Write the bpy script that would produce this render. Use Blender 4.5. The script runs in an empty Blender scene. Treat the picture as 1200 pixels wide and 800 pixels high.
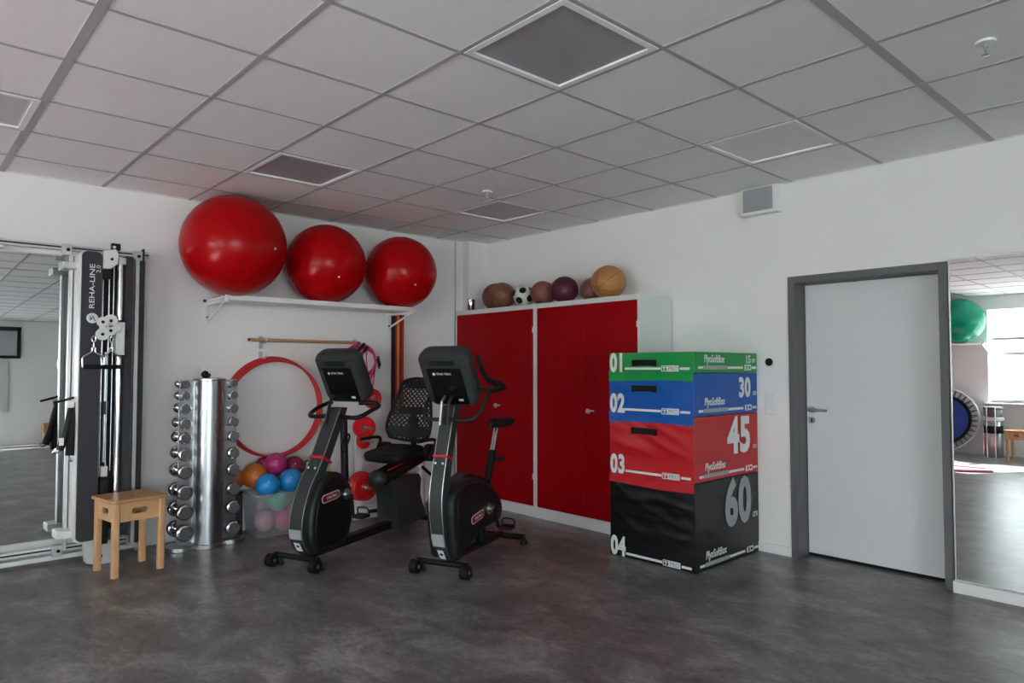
import bpy, bmesh, math, random
from mathutils import Vector, Matrix, Euler
random.seed(7)
PI = math.pi
SC = bpy.context.scene
COL = SC.collection

# ------------------------------------------------------------------ camera
cam = bpy.data.cameras.new('camera')
cam.sensor_width = 36.0
cam.lens = 809.2 / 1200 * 36.0
cam.clip_start = 0.05
camo = bpy.data.objects.new('camera', cam)
COL.objects.link(camo)
camo.location = (-4.977, -5.959, 1.3855)
camo.rotation_euler = (math.radians(92.21), 0, math.radians(47.62 - 90))
SC.camera = camo

# ------------------------------------------------------------------ sky, sun, exposure
world = bpy.data.worlds.new('sky')
SC.world = world
world.use_nodes = True
bg = world.node_tree.nodes['Background']
bg.inputs['Color'].default_value = (0.90, 0.95, 1.0, 1)
bg.inputs['Strength'].default_value = 7.5
sun = bpy.data.lights.new('sun', 'SUN')
sun.energy = 40.0
sun.angle = math.radians(0.6)
sun.color = (1.0, 0.985, 0.96)
suno = bpy.data.objects.new('sun', sun)
COL.objects.link(suno)
_e, _a = math.radians(30), math.radians(24)
suno.rotation_euler = Vector((math.cos(_e) * math.cos(_a), math.cos(_e) * math.sin(_a), -math.sin(_e))).to_track_quat('-Z', 'Y').to_euler()
suno.location = (-20, -9, 12)
SC.view_settings.view_transform = 'Standard'
SC.view_settings.look = 'None'
SC.view_settings.gamma = 1.0
SC.view_settings.use_curve_mapping = False
SC.view_settings.exposure = 1.04
SC.cycles.use_denoising = True
SC.cycles.max_bounces = 10
SC.cycles.diffuse_bounces = 6
SC.cycles.glossy_bounces = 6
SC.cycles.transparent_max_bounces = 12
SC.cycles.sample_clamp_indirect = 20.0
SC.cycles.blur_glossy = 0.5

# ------------------------------------------------------------------ room sizes
H = 2.771                      # ceiling height
XW = -9.3                      # window wall
YB = -13.0                     # wall behind the camera
WINDOWS = [(-4.66, -2.66), (-7.6, -5.6)]          # y ranges in the window wall
SOUTHWIN = [(-9.0, -7.2), (-7.05, -5.25), (-5.1, -3.4)]         # x ranges in the wall behind the camera
WZ0, WZ1 = 0.9, 2.52
SZ0 = 0.35                      # sill of the windows behind the camera
def portal(w, z0, loc, rot):       # sampling portal for the daylight in a real window opening
    pl = bpy.data.lights.new('window_daylight', 'AREA')
    pl.shape = 'RECTANGLE'
    pl.size = WZ1 - z0
    pl.size_y = w
    pl.cycles.is_portal = True
    po = bpy.data.objects.new('window_daylight', pl)
    COL.objects.link(po)
    po.location = loc
    po.rotation_euler = rot
for (ya, yb) in WINDOWS: portal(yb - ya, WZ0, (XW - 0.19, (ya + yb) / 2, (WZ0 + WZ1) / 2), (0, -PI / 2, 0))
for (xa, xb) in SOUTHWIN: portal(xb - xa, SZ0, ((xa + xb) / 2, YB - 0.19, (SZ0 + WZ1) / 2), (0, -PI / 2, PI / 2))

# ------------------------------------------------------------------ materials
MATS = {}
def nt(name):
    m = bpy.data.materials.new(name)
    m.use_nodes = True
    return m, m.node_tree.nodes, m.node_tree.links, m.node_tree.nodes['Principled BSDF']
def mat(name, col, rough=0.5, metal=0.0, coat=0.0, spec=0.5, noise=0.0, nscale=30.0, bump=0.0, bscale=200.0, emit=None, sheen=0.0):
    m, N, Lk, B = nt(name)
    c = (col[0], col[1], col[2], 1)
    B.inputs['Base Color'].default_value = c
    B.inputs['Roughness'].default_value = rough
    B.inputs['Metallic'].default_value = metal
    B.inputs['Coat Weight'].default_value = coat
    B.inputs['Coat Roughness'].default_value = 0.15
    B.inputs['Specular IOR Level'].default_value = spec
    tc = N.new('ShaderNodeTexCoord')
    if noise > 0:
        n = N.new('ShaderNodeTexNoise')
        n.inputs['Scale'].default_value = nscale
        n.inputs['Detail'].default_value = 4
        Lk.new(tc.outputs['Object'], n.inputs['Vector'])
        mx = N.new('ShaderNodeMix'); mx.data_type = 'RGBA'
        mx.inputs['A'].default_value = tuple(max(0, v * (1 - noise)) for v in col) + (1,)
        mx.inputs['B'].default_value = tuple(min(1, v * (1 + noise)) for v in col) + (1,)
        Lk.new(n.outputs['Fac'], mx.inputs['Factor'])
        Lk.new(mx.outputs['Result'], B.inputs['Base Color'])
    if bump > 0:
        n2 = N.new('ShaderNodeTexNoise')
        n2.inputs['Scale'].default_value = bscale
        n2.inputs['Detail'].default_value = 3
        Lk.new(tc.outputs['Object'], n2.inputs['Vector'])
        bp = N.new('ShaderNodeBump')
        bp.inputs['Strength'].default_value = bump
        bp.inputs['Distance'].default_value = 0.002
        Lk.new(n2.outputs['Fac'], bp.inputs['Height'])
        Lk.new(bp.outputs['Normal'], B.inputs['Normal'])
    MATS[name] = m
    return m

mat('wall_paint', (0.82, 0.82, 0.81), 0.85, bump=0.25, bscale=180, noise=0.02, nscale=3)
mat('ceiling_tile', (0.86, 0.86, 0.86), 0.95, bump=0.4, bscale=260, noise=0.02, nscale=8)
mat('ceiling_bar', (0.42, 0.42, 0.42), 0.6)
mat('plenum', (0.25, 0.25, 0.25), 0.9)
mat('white_metal', (0.78, 0.78, 0.77), 0.4)
mat('white_plastic', (0.78, 0.78, 0.78), 0.4)
mat('light_grey', (0.60, 0.61, 0.62), 0.45)
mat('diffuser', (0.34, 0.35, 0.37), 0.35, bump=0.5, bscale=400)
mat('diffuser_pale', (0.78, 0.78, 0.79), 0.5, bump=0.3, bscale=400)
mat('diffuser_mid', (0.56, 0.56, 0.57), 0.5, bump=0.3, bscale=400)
mat('door_leaf', (0.68, 0.70, 0.71), 0.45, noise=0.015, nscale=4)
mat('door_frame', (0.115, 0.118, 0.12), 0.5)
mat('rubber_black', (0.007, 0.007, 0.0075), 0.55, spec=0.3)
mat('gap_black', (0.004, 0.004, 0.004), 0.9)
mat('steel', (0.62, 0.63, 0.64), 0.28, 1.0)
mat('chrome', (0.78, 0.79, 0.80), 0.12, 1.0)
mat('brushed', (0.50, 0.52, 0.53), 0.30, 1.0)
mat('dumbbell_grey', (0.15, 0.155, 0.16), 0.4, 0.5)
mat('aluminium', (0.60, 0.61, 0.61), 0.38, 0.85)
mat('alu_light', (0.72, 0.73, 0.72), 0.42, 0.3)
mat('panel_dark', (0.036, 0.038, 0.043), 0.5, spec=0.3)
mat('bike_grey', (0.030, 0.037, 0.038), 0.42, spec=0.4)
mat('bike_dark', (0.012, 0.0135, 0.014), 0.45, spec=0.35)
mat('bike_black', (0.005, 0.0055, 0.006), 0.42, spec=0.3)
mat('screen_black', (0.004, 0.005, 0.006), 0.25)
mat('mesh_black', (0.008, 0.008, 0.009), 0.7, spec=0.25)
mat('red_plastic', (0.55, 0.012, 0.018), 0.35)
mat('red_ball', (0.42, 0.002, 0.004), 0.22, spec=0.17, noise=0.05, nscale=3)
mat('red_plate', (0.60, 0.010, 0.014), 0.3, coat=0.3)
mat('green_ball', (0.0, 0.30, 0.17), 0.25, spec=0.35)
mat('cabinet_red', (0.30, 0.0005, 0.004), 0.45, spec=0.12, noise=0.04, nscale=2)
mat('cabinet_white', (0.70, 0.72, 0.71), 0.45)
mat('wood_pine', (0.62, 0.36, 0.17), 0.5, noise=0.12, nscale=6)
mat('wood_top', (0.50, 0.26, 0.11), 0.4, noise=0.15, nscale=6)
mat('wood_rod', (0.45, 0.24, 0.11), 0.5, noise=0.1, nscale=10)
mat('tube_pink', (0.55, 0.03, 0.13), 0.4)
mat('leather_brown', (0.20, 0.075, 0.042), 0.5, noise=0.2, nscale=8, bump=0.4, bscale=120)
mat('leather_rose', (0.22, 0.075, 0.06), 0.5, noise=0.15, nscale=8, bump=0.4, bscale=120)
mat('leather_tan', (0.44, 0.20, 0.065), 0.5, noise=0.1, nscale=8, bump=0.3, bscale=120)
mat('ball_maroon', (0.085, 0.008, 0.022), 0.5)
mat('ball_white', (0.62, 0.63, 0.56), 0.45)
mat('seam_dark', (0.07, 0.030, 0.018), 0.7)
mat('ball_orange', (0.62, 0.17, 0.035), 0.4)
mat('ball_orange_dark', (0.42, 0.10, 0.03), 0.45)
mat('ball_blue', (0.015, 0.27, 0.66), 0.35)
mat('ball_magenta', (0.48, 0.03, 0.16), 0.35)
mat('ball_crimson', (0.28, 0.015, 0.055), 0.4)
mat('ball_green', (0.10, 0.55, 0.40), 0.4)
mat('ball_pink', (0.70, 0.12, 0.28), 0.4)
mat('ball_rose', (0.62, 0.28, 0.36), 0.45)
mat('vinyl_green', (0.004, 0.28, 0.055), 0.36, spec=0.4)
mat('vinyl_blue', (0.004, 0.090, 0.40), 0.36, spec=0.4)
mat('vinyl_red', (0.50, 0.010, 0.016), 0.33, spec=0.5)
mat('vinyl_black', (0.006, 0.007, 0.008), 0.30, spec=0.5)
mat('print_white', (0.72, 0.75, 0.75), 0.6)
mat('print_grey', (0.34, 0.36, 0.37), 0.6)
mat('band_black', (0.015, 0.012, 0.012), 0.6)
mat('band_red', (0.42, 0.03, 0.02), 0.55)
mat('band_orange', (0.75, 0.24, 0.05), 0.55)
mat('band_brown', (0.10, 0.03, 0.015), 0.6)
mat('tramp_blue', (0.012, 0.05, 0.30), 0.5)
mat('mat_pink', (0.40, 0.09, 0.12), 0.7)
mat('facade', (0.80, 0.80, 0.78), 0.9)
mat('facade_glass', (0.12, 0.14, 0.16), 0.3)
mat('screen_cloth', (0.42, 0.43, 0.44), 0.9)

def mirror_mat():
    m, N, Lk, B = nt('mirror_glass')
    B.inputs['Base Color'].default_value = (0.68, 0.71, 0.71, 1)
    B.inputs['Metallic'].default_value = 1.0
    B.inputs['Roughness'].default_value = 0.0
    MATS['mirror_glass'] = m
mirror_mat()

def pane_mat():
    m, N, Lk, B = nt('window_glass')
    N.remove(B)
    out = N['Material Output']
    t = N.new('ShaderNodeBsdfTransparent'); t.inputs['Color'].default_value = (0.96, 0.98, 0.97, 1)
    g = N.new('ShaderNodeBsdfGlossy'); g.inputs['Roughness'].default_value = 0.02
    mx = N.new('ShaderNodeMixShader'); mx.inputs['Fac'].default_value = 0.06
    Lk.new(t.outputs[0], mx.inputs[1]); Lk.new(g.outputs[0], mx.inputs[2])
    Lk.new(mx.outputs[0], out.inputs['Surface'])
    MATS['window_glass'] = m
pane_mat()

def blind_mat():
    m, N, Lk, B = nt('blind_cloth')
    out = N['Material Output']
    B.inputs['Base Color'].default_value = (0.85, 0.85, 0.84, 1)
    B.inputs['Roughness'].default_value = 0.9
    t = N.new('ShaderNodeBsdfTranslucent'); t.inputs['Color'].default_value = (0.85, 0.85, 0.84, 1)
    mx = N.new('ShaderNodeMixShader'); mx.inputs['Fac'].default_value = 0.5
    Lk.new(B.outputs[0], mx.inputs[1]); Lk.new(t.outputs[0], mx.inputs[2])
    Lk.new(mx.outputs[0], out.inputs['Surface'])
    MATS['blind_cloth'] = m
blind_mat()

def crate_mat():
    m, N, Lk, B = nt('clear_plastic')
    out = N['Material Output']
    B.inputs['Base Color'].default_value = (0.80, 0.80, 0.82, 1)
    B.inputs['Roughness'].default_value = 0.25
    t = N.new('ShaderNodeBsdfTransparent'); t.inputs['Color'].default_value = (0.95, 0.95, 0.96, 1)
    mx = N.new('ShaderNodeMixShader'); mx.inputs['Fac'].default_value = 0.15
    Lk.new(t.outputs[0], mx.inputs[1]); Lk.new(B.outputs[0], mx.inputs[2])
    Lk.new(mx.outputs[0], out.inputs['Surface'])
    MATS['clear_plastic'] = m
crate_mat()

def tube_glass():
    m, N, Lk, B = nt('guide_tube')
    B.inputs['Base Color'].default_value = (0.33, 0.37, 0.38, 1)
    B.inputs['Roughness'].default_value = 0.2
    B.inputs['Metallic'].default_value = 0.8
    MATS['guide_tube'] = m
tube_glass()

def floor_mat():
    m, N, Lk, B = nt('vinyl_floor')
    tc = N.new('ShaderNodeTexCoord')
    mp = N.new('ShaderNodeMapping'); mp.inputs['Rotation'].default_value = (0, 0, 0)
    Lk.new(tc.outputs['Object'], mp.inputs['Vector'])
    # slabs with a slightly different tone each
    br = N.new('ShaderNodeTexBrick')
    br.inputs['Color1'].default_value = (0.40, 0.40, 0.40, 1)
    br.inputs['Color2'].default_value = (0.60, 0.60, 0.60, 1)
    br.inputs['Mortar'].default_value = (0.46, 0.46, 0.46, 1)
    br.inputs['Scale'].default_value = 1.0
    br.inputs['Mortar Size'].default_value = 0.0015
    br.inputs['Brick Width'].default_value = 0.92
    br.inputs['Row Height'].default_value = 0.46
    Lk.new(mp.outputs[0], br.inputs['Vector'])
    ns = N.new('ShaderNodeTexNoise'); ns.inputs['Scale'].default_value = 2.6; ns.inputs['Detail'].default_value = 7; ns.inputs['Roughness'].default_value = 0.66; ns.inputs['Distortion'].default_value = 0.6
    mp2 = N.new('ShaderNodeMapping'); mp2.inputs['Scale'].default_value = (1.6, 1.0, 1)
    mp2.inputs['Rotation'].default_value = (0, 0, 0.7)
    Lk.new(tc.outputs['Object'], mp2.inputs['Vector'])
    Lk.new(mp2.outputs[0], ns.inputs['Vector'])
    nf = N.new('ShaderNodeTexNoise'); nf.inputs['Scale'].default_value = 14; nf.inputs['Detail'].default_value = 6; nf.inputs['Roughness'].default_value = 0.7; nf.inputs['Distortion'].default_value = 1.2
    Lk.new(mp2.outputs[0], nf.inputs['Vector'])
    ad = N.new('ShaderNodeMix'); ad.data_type = 'FLOAT'; ad.inputs['Factor'].default_value = 0.42
    Lk.new(ns.outputs['Fac'], ad.inputs['A']); Lk.new(nf.outputs['Fac'], ad.inputs['B'])
    ad2 = N.new('ShaderNodeMix'); ad2.data_type = 'FLOAT'; ad2.inputs['Factor'].default_value = 0.27
    Lk.new(ad.outputs['Result'], ad2.inputs['A']); Lk.new(br.outputs['Color'], ad2.inputs['B'])
    rp = N.new('ShaderNodeValToRGB')
    rp.color_ramp.elements[0].position = 0.39; rp.color_ramp.elements[0].color = (0.058, 0.056, 0.055, 1)
    rp.color_ramp.elements[1].position = 0.63; rp.color_ramp.elements[1].color = (0.36, 0.355, 0.35, 1)
    e = rp.color_ramp.elements.new(0.50); e.color = (0.150, 0.145, 0.144, 1)
    Lk.new(ad2.outputs['Result'], rp.inputs['Fac'])
    Lk.new(rp.outputs['Color'], B.inputs['Base Color'])
    rr = N.new('ShaderNodeMapRange'); rr.inputs['To Min'].default_value = 0.24; rr.inputs['To Max'].default_value = 0.44
    Lk.new(nf.outputs['Fac'], rr.inputs['Value']); Lk.new(rr.outputs[0], B.inputs['Roughness'])
    bp = N.new('ShaderNodeBump'); bp.inputs['Strength'].default_value = 0.12; bp.inputs['Distance'].default_value = 0.003
    Lk.new(nf.outputs['Fac'], bp.inputs['Height']); Lk.new(bp.outputs['Normal'], B.inputs['Normal'])
    MATS['vinyl_floor'] = m
floor_mat()

def seat_mesh_mat():
    # woven net with small open holes
    m, N, Lk, B = nt('seat_net')
    out = N['Material Output']
    tc = N.new('ShaderNodeTexCoord')
    vo = N.new('ShaderNodeTexVoronoi'); vo.inputs['Scale'].default_value = 38.0; vo.inputs['Randomness'].default_value = 0.0
    mp = N.new('ShaderNodeMapping'); mp.inputs['Rotation'].default_value = (0, 0, 0.785)
    Lk.new(tc.outputs['Object'], mp.inputs['Vector']); Lk.new(mp.outputs[0], vo.inputs['Vector'])
    sep = N.new('ShaderNodeSeparateXYZ'); Lk.new(mp.outputs[0], sep.inputs[0])
    hs = []
    for ax in ('X', 'Y'):
        s = N.new('ShaderNodeMath'); s.operation = 'MULTIPLY'; s.inputs[1].default_value = 200.0
        Lk.new(sep.outputs[ax], s.inputs[0])
        k = N.new('ShaderNodeMath'); k.operation = 'SINE'; Lk.new(s.outputs[0], k.inputs[0]); hs.append(k)
    ml = N.new('ShaderNodeMath'); ml.operation = 'ADD'; Lk.new(hs[0].outputs[0], ml.inputs[0]); Lk.new(hs[1].outputs[0], ml.inputs[1])
    gt = N.new('ShaderNodeMath'); gt.operation = 'GREATER_THAN'; gt.inputs[1].default_value = 0.70; Lk.new(ml.outputs[0], gt.inputs[0])
    B.inputs['Base Color'].default_value = (0.014, 0.014, 0.015, 1); B.inputs['Roughness'].default_value = 0.6
    t = N.new('ShaderNodeBsdfTransparent')
    mx = N.new('ShaderNodeMixShader'); Lk.new(gt.outputs[0], mx.inputs['Fac']); Lk.new(B.outputs[0], mx.inputs[1]); Lk.new(t.outputs[0], mx.inputs[2])
    Lk.new(mx.outputs[0], out.inputs['Surface'])
    MATS['seat_net'] = m
seat_mesh_mat()

# ------------------------------------------------------------------ mesh helpers
class MB:
    def __init__(s):
        s.v = []; s.f = []
    def add(s, vs, fs, M=None):
        o = len(s.v)
        s.v += [(M @ Vector(p)) if M is not None else Vector(p) for p in vs]
        s.f += [tuple(i + o for i in f) for f in fs]
        return s
    def box(s, c, d, M=None):
        x, y, z = c; a, b, h = d[0] / 2, d[1] / 2, d[2] / 2
        vs = [(x + i * a, y + j * b, z + k * h) for i in (-1, 1) for j in (-1, 1) for k in (-1, 1)]
        return s.add(vs, [(0, 1, 3, 2), (4, 6, 7, 5), (0, 4, 5, 1), (2, 3, 7, 6), (0, 2, 6, 4), (1, 5, 7, 3)], M)
    def bb(s, x0, x1, y0, y1, z0, z1):
        return s.box(((x0 + x1) / 2, (y0 + y1) / 2, (z0 + z1) / 2), (x1 - x0, y1 - y0, z1 - z0))
    def cyl(s, p0, p1, r0, r1=None, seg=20):
        p0, p1 = Vector(p0), Vector(p1); r1 = r0 if r1 is None else r1
        d = (p1 - p0).normalized(); a = d.orthogonal().normalized(); b = d.cross(a)
        vs = []
        for p, r in ((p0, r0), (p1, r1)):
            for i in range(seg):
                t = 2 * PI * i / seg
                vs.append(p + a * (r * math.cos(t)) + b * (r * math.sin(t)))
        fs = [(i, (i + 1) % seg, seg + (i + 1) % seg, seg + i) for i in range(seg)]
        fs += [tuple(range(seg))[::-1], tuple(range(seg, 2 * seg))]
        return s.add(vs, fs)
    def lathe(s, prof, seg=24, M=None, sx=1.0, sy=1.0):
        vs = []; n = len(prof)
        for (r, z) in prof:
            for i in range(seg):
                t = 2 * PI * i / seg
                vs.append((r * math.cos(t) * sx, r * math.sin(t) * sy, z))
        fs = []
        for k in range(n - 1):
            for i in range(seg):
                j = (i + 1) % seg
                fs.append((k * seg + i, k * seg + j, (k + 1) * seg + j, (k + 1) * seg + i))
        fs += [tuple(range(seg))[::-1], tuple(range((n - 1) * seg, n * seg))]
        return s.add(vs, fs, M)
    def tube(s, pts, r, seg=8, closed=False, sq=None):
        pts = [Vector(p) for p in pts]; n = len(pts)
        rr = r if isinstance(r, (list, tuple)) else [r] * n
        tg = []
        for i in range(n):
            if closed: d = pts[(i + 1) % n] - pts[i - 1]
            else: d = pts[min(i + 1, n - 1)] - pts[max(i - 1, 0)]
            tg.append(d.normalized())
        a = tg[0].orthogonal().normalized() if sq is None else Vector(sq)
        vs = []
        for i in range(n):
            a = (a - tg[i] * a.dot(tg[i]))
            a = a.normalized() if a.length > 1e-6 else tg[i].orthogonal().normalized()
            b = tg[i].cross(a)
            for k in range(seg):
                t = 2 * PI * k / seg
                vs.append(pts[i] + a * (rr[i] * math.cos(t)) + b * (rr[i] * math.sin(t)))
        fs = []
        for i in range(n if closed else n - 1):
            j = (i + 1) % n
            for k in range(seg):
                l = (k + 1) % seg
                fs.append((i * seg + k, i * seg + l, j * seg + l, j * seg + k))
        if not closed:
            fs += [tuple(range(seg))[::-1], tuple(range((n - 1) * seg, n * seg))]
        return s.add(vs, fs)
    def sphere(s, c, r, su=32, sv=16, sc=(1, 1, 1)):
        prof = []
        vs = [(c[0], c[1], c[2] - r * sc[2])]
        for j in range(1, sv):
            t = PI * j / sv
            for i in range(su):
                q = 2 * PI * i / su
                vs.append((c[0] + r * sc[0] * math.sin(t) * math.cos(q), c[1] + r * sc[1] * math.sin(t) * math.sin(q), c[2] - r * sc[2] * math.cos(t)))
        vs.append((c[0], c[1], c[2] + r * sc[2]))
        fs = [(0, 1 + (i + 1) % su, 1 + i) for i in range(su)]
        for j in range(sv - 2):
            for i in range(su):
                k = (i + 1) % su
                fs.append((1 + j * su + i, 1 + j * su + k, 1 + (j + 1) * su + k, 1 + (j + 1) * su + i))
        b = 1 + (sv - 2) * su; e = len(vs) - 1
        fs += [(b + i, b + (i + 1) % su, e) for i in range(su)]
        return s.add(vs, fs)
    def prism(s, poly, h0, h1, M=None):
        n = len(poly)
        vs = [(p[0], p[1], h0) for p in poly] + [(p[0], p[1], h1) for p in poly]
        fs = [(i, (i + 1) % n, n + (i + 1) % n, n + i) for i in range(n)]
        fs += [tuple(range(n))[::-1], tuple(range(n, 2 * n))]
        return s.add(vs, fs, M)
    def mesh(s, name, m, smooth=True):
        me = bpy.data.meshes.new(name)
        me.from_pydata([tuple(v) for v in s.v], [], s.f)
        bm = bmesh.new(); bm.from_mesh(me)
        bmesh.ops.recalc_face_normals(bm, faces=bm.faces)
        bm.to_mesh(me); bm.free()
        if m: me.materials.append(MATS[m])
        if smooth:
            for p in me.polygons: p.use_smooth = True
            me.set_sharp_from_angle(angle=math.radians(38))
        return me
    def build(s, name, m, parent=None, bevel=0.0, seg=2, smooth=True, M=None):
        o = bpy.data.objects.new(name, s.mesh(name, m, smooth))
        COL.objects.link(o)
        if parent: o.parent = parent
        if M is not None: o.matrix_local = M
        if bevel > 0:
            b = o.modifiers.new('bevel', 'BEVEL'); b.width = bevel; b.segments = seg; b.limit_method = 'ANGLE'; b.angle_limit = math.radians(40)
            b.harden_normals = False
        return o

def tag(o, label, cat, group=None):
    o['label'] = label; o['category'] = cat
    if group: o['group'] = group
    return o
def thing(name, label, cat, loc=(0, 0, 0), rz=0.0, group=None):
    o = bpy.data.objects.new(name, None); COL.objects.link(o)
    o.empty_display_size = 0.1
    o.location = loc; o.rotation_euler = (0, 0, rz)
    return tag(o, label, cat, group)
def structure(o, label=None):
    o['kind'] = 'structure'
    if label: o['label'] = label
    return o
def frame(o, x, y):
    """matrix with local x -> x, local y -> y, z = x cross y"""
    x = Vector(x).normalized(); y = Vector(y).normalized(); z = x.cross(y)
    M = Matrix((x, y, z)).transposed().to_4x4(); M.translation = Vector(o)
    return M
def rrect(w, h, r, n=5, cx=0, cy=0):
    pts = []
    for (sx, sy, a0) in ((1, 1, 0), (-1, 1, PI / 2), (-1, -1, PI), (1, -1, 1.5 * PI)):
        for i in range(n + 1):
            a = a0 + i / n * PI / 2
            pts.append((cx + sx * (w / 2 - r) + r * math.cos(a), cy + sy * (h / 2 - r) + r * math.sin(a)))
    return pts
def smooth_path(pts, k=4, closed=False):
    P = [Vector(p) for p in pts]; n = len(P); out = []
    for i in range(n if closed else n - 1):
        if closed: p0, p1, p2, p3 = P[i - 1], P[i], P[(i + 1) % n], P[(i + 2) % n]
        else: p0, p1, p2, p3 = P[max(i - 1, 0)], P[i], P[i + 1], P[min(i + 2, n - 1)]
        for j in range(k):
            t = j / k
            out.append(0.5 * ((2 * p1) + (p2 - p0) * t + (2 * p0 - 5 * p1 + 4 * p2 - p3) * t * t + (3 * p1 - p0 - 3 * p2 + p3) * t ** 3))
    if not closed: out.append(P[-1])
    return out
def text(parent, s, size, M, m, bold=0.0, xs=1.0, name='lettering', shear=0.0, align='LEFT', ext=0.0005, spacing=1.0):
    cu = bpy.data.curves.new('t', 'FONT')
    cu.body = s; cu.size = size; cu.offset = bold * size; cu.shear = shear; cu.align_x = align
    cu.extrude = ext; cu.space_character = spacing; cu.resolution_u = 3
    to = bpy.data.objects.new('t', cu); COL.objects.link(to)
    dg = bpy.context.evaluated_depsgraph_get(); dg.update()
    me = bpy.data.meshes.new_from_object(to.evaluated_get(dg))
    bpy.data.objects.remove(to); bpy.data.curves.remove(cu)
    for v in me.vertices: v.co.x *= xs
    me.materials.clear(); me.materials.append(MATS[m]); me.name = name
    o = bpy.data.objects.new(name, me); COL.objects.link(o)
    if parent: o.parent = parent
    o.matrix_local = M
    return o
def plate(parent, M, x0, x1, y0, y1, m, name, t=0.0008):
    return MB().bb(x0, x1, y0, y1, 0, t).build(name, m, parent, M=M)

# ------------------------------------------------------------------ the room
structure(MB().bb(XW - 0.3, 0.3, YB - 0.3, 0.3, -0.12, 0).build('floor', 'vinyl_floor', smooth=False))
structure(MB().bb(XW - 0.3, 0.3, 0, 0.3, -0.12, H + 0.3).build('wall_left', 'wall_paint', smooth=False))
wb_ = MB()
edges = [XW - 0.3] + [e for w in sorted(SOUTHWIN) for e in w] + [0.3]
for i in range(0, len(edges), 2): wb_.bb(edges[i], edges[i + 1], YB - 0.3, YB, -0.12, H + 0.3)
for (a, b) in SOUTHWIN:
    wb_.bb(a, b, YB - 0.3, YB, -0.12, SZ0); wb_.bb(a, b, YB - 0.3, YB, WZ1, H + 0.3)
structure(wb_.build('wall_back', 'wall_paint', smooth=False))
DY0, DY1, DZ = -4.602, -3.560, 2.062     # door opening (outer edge of the frame)
wr = MB()
wr.bb(0, 0.3, DY1 - 0.03, 0, 0, H + 0.3)
wr.bb(0, 0.3, YB, DY0 + 0.03, 0, H + 0.3)
wr.bb(0, 0.3, DY0 + 0.03, DY1 - 0.03, DZ - 0.03, H + 0.3)
wr.bb(0.25, 0.3, DY0 + 0.03, DY1 - 0.03, 0, DZ - 0.03)
structure(wr.build('wall_right', 'wall_paint', smooth=False))
ww = MB()
edges = [YB] + [e for w in sorted(WINDOWS) for e in w] + [0]
for i in range(0, len(edges), 2):
    ww.bb(XW - 0.3, XW, edges[i], edges[i + 1], -0.12, H + 0.3)
for (a, b) in WINDOWS:
    ww.bb(XW - 0.3, XW, a, b, -0.12, WZ0)
    ww.bb(XW - 0.3, XW, a, b, WZ1, H + 0.3)
structure(ww.build('wall_window', 'wall_paint', smooth=False))
# boxed pipe in the far corner
structure(MB().bb(-0.277, 0, -0.108, 0, 0, H).build('wall_pilaster', 'wall_paint', smooth=False))
structure(MB().bb(-0.385, -0.375, -0.006, 0, 0, H).build('trim_1', 'ceiling_bar', smooth=False))

# ceiling: slab, tiles, bars
ceil = structure(MB().bb(XW - 0.3, 0.3, YB - 0.3, 0.3, H + 0.03, H + 0.32).build('ceiling', 'plenum', smooth=False))
GX = [-3.14 + 0.625 * k for k in range(-10, 6)]
GY = [-2.98 + 0.625 * k for k in range(-17, 6)]
LIGHTS = [(-5.015, -1.73), (-3.14, -1.73), (-1.265, -1.73), (-3.14, -4.23), (-1.265, -4.23)]
cells = []
for gx in GX:
    for gy in GY:
        x0, x1 = max(gx, XW), min(gx + 0.625, 0); y0, y1 = max(gy, YB), min(gy + 0.625, 0)
        if x1 - x0 < 0.03 or y1 - y0 < 0.03: continue
        if any(abs(gx - a) < 0.05 and abs(gy - b) < 0.05 for a, b in LIGHTS): continue
        cells.append((x0, x1, y0, y1))
cells.sort(key=lambda c: ((c[0] + c[1]) / 2 + 4.977) ** 2 + ((c[2] + c[3]) / 2 + 5.0) ** 2 - (400 if (c[2] > -5.6 and c[0] > -5.7) else 0))
tile_mesh = {}
rest = MB()
for i, (x0, x1, y0, y1) in enumerate(cells):
    g = 0.003
    w, d = x1 - x0 - 2 * g, y1 - y0 - 2 * g
    if i < 290:
        key = (round(w, 3), round(d, 3))
        if key not in tile_mesh:
            tile_mesh[key] = MB().box((0, 0, 0.0075), (w, d, 0.015)).mesh('ceiling_tile', 'ceiling_tile', smooth=False)
        o = bpy.data.objects.new('ceiling_tile', tile_mesh[key]); COL.objects.link(o)
        o.parent = ceil; o.location = ((x0 + x1) / 2, (y0 + y1) / 2, H)
    else:
        rest.bb(x0 + g, x1 - g, y0 + g, y1 - g, H, H + 0.015)
if rest.v:
    o = rest.build('ceiling_tiles_far', 'ceiling_tile', ceil, smooth=False); o['kind'] = 'stuff'
for gx in GX[1:]:
    if gx > -0.1: continue
    w = 0.040 if abs(gx + 4.39) < 0.05 else 0.024
    MB().bb(gx - w / 2, gx + w / 2, YB, 0, H - 0.004, H + 0.012).build('grid_bar', 'ceiling_bar', ceil, smooth=False)
for gy in GY[1:]:
    if gy > -0.1: continue
    w = 0.042 if abs(gy + 4.855) < 0.05 else 0.022
    MB().bb(XW, 0, gy - w / 2, gy + w / 2, H - 0.0032, H + 0.011).build('grid_bar', 'ceiling_bar', ceil, smooth=False)
# wall angle around the ceiling
an = MB()
an.bb(XW, 0, -0.02, 0, H - 0.004, H + 0.01); an.bb(-0.02, 0, YB, 0, H - 0.004, H + 0.01)
structure(an.build('trim_2', 'white_metal', smooth=False))

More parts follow.
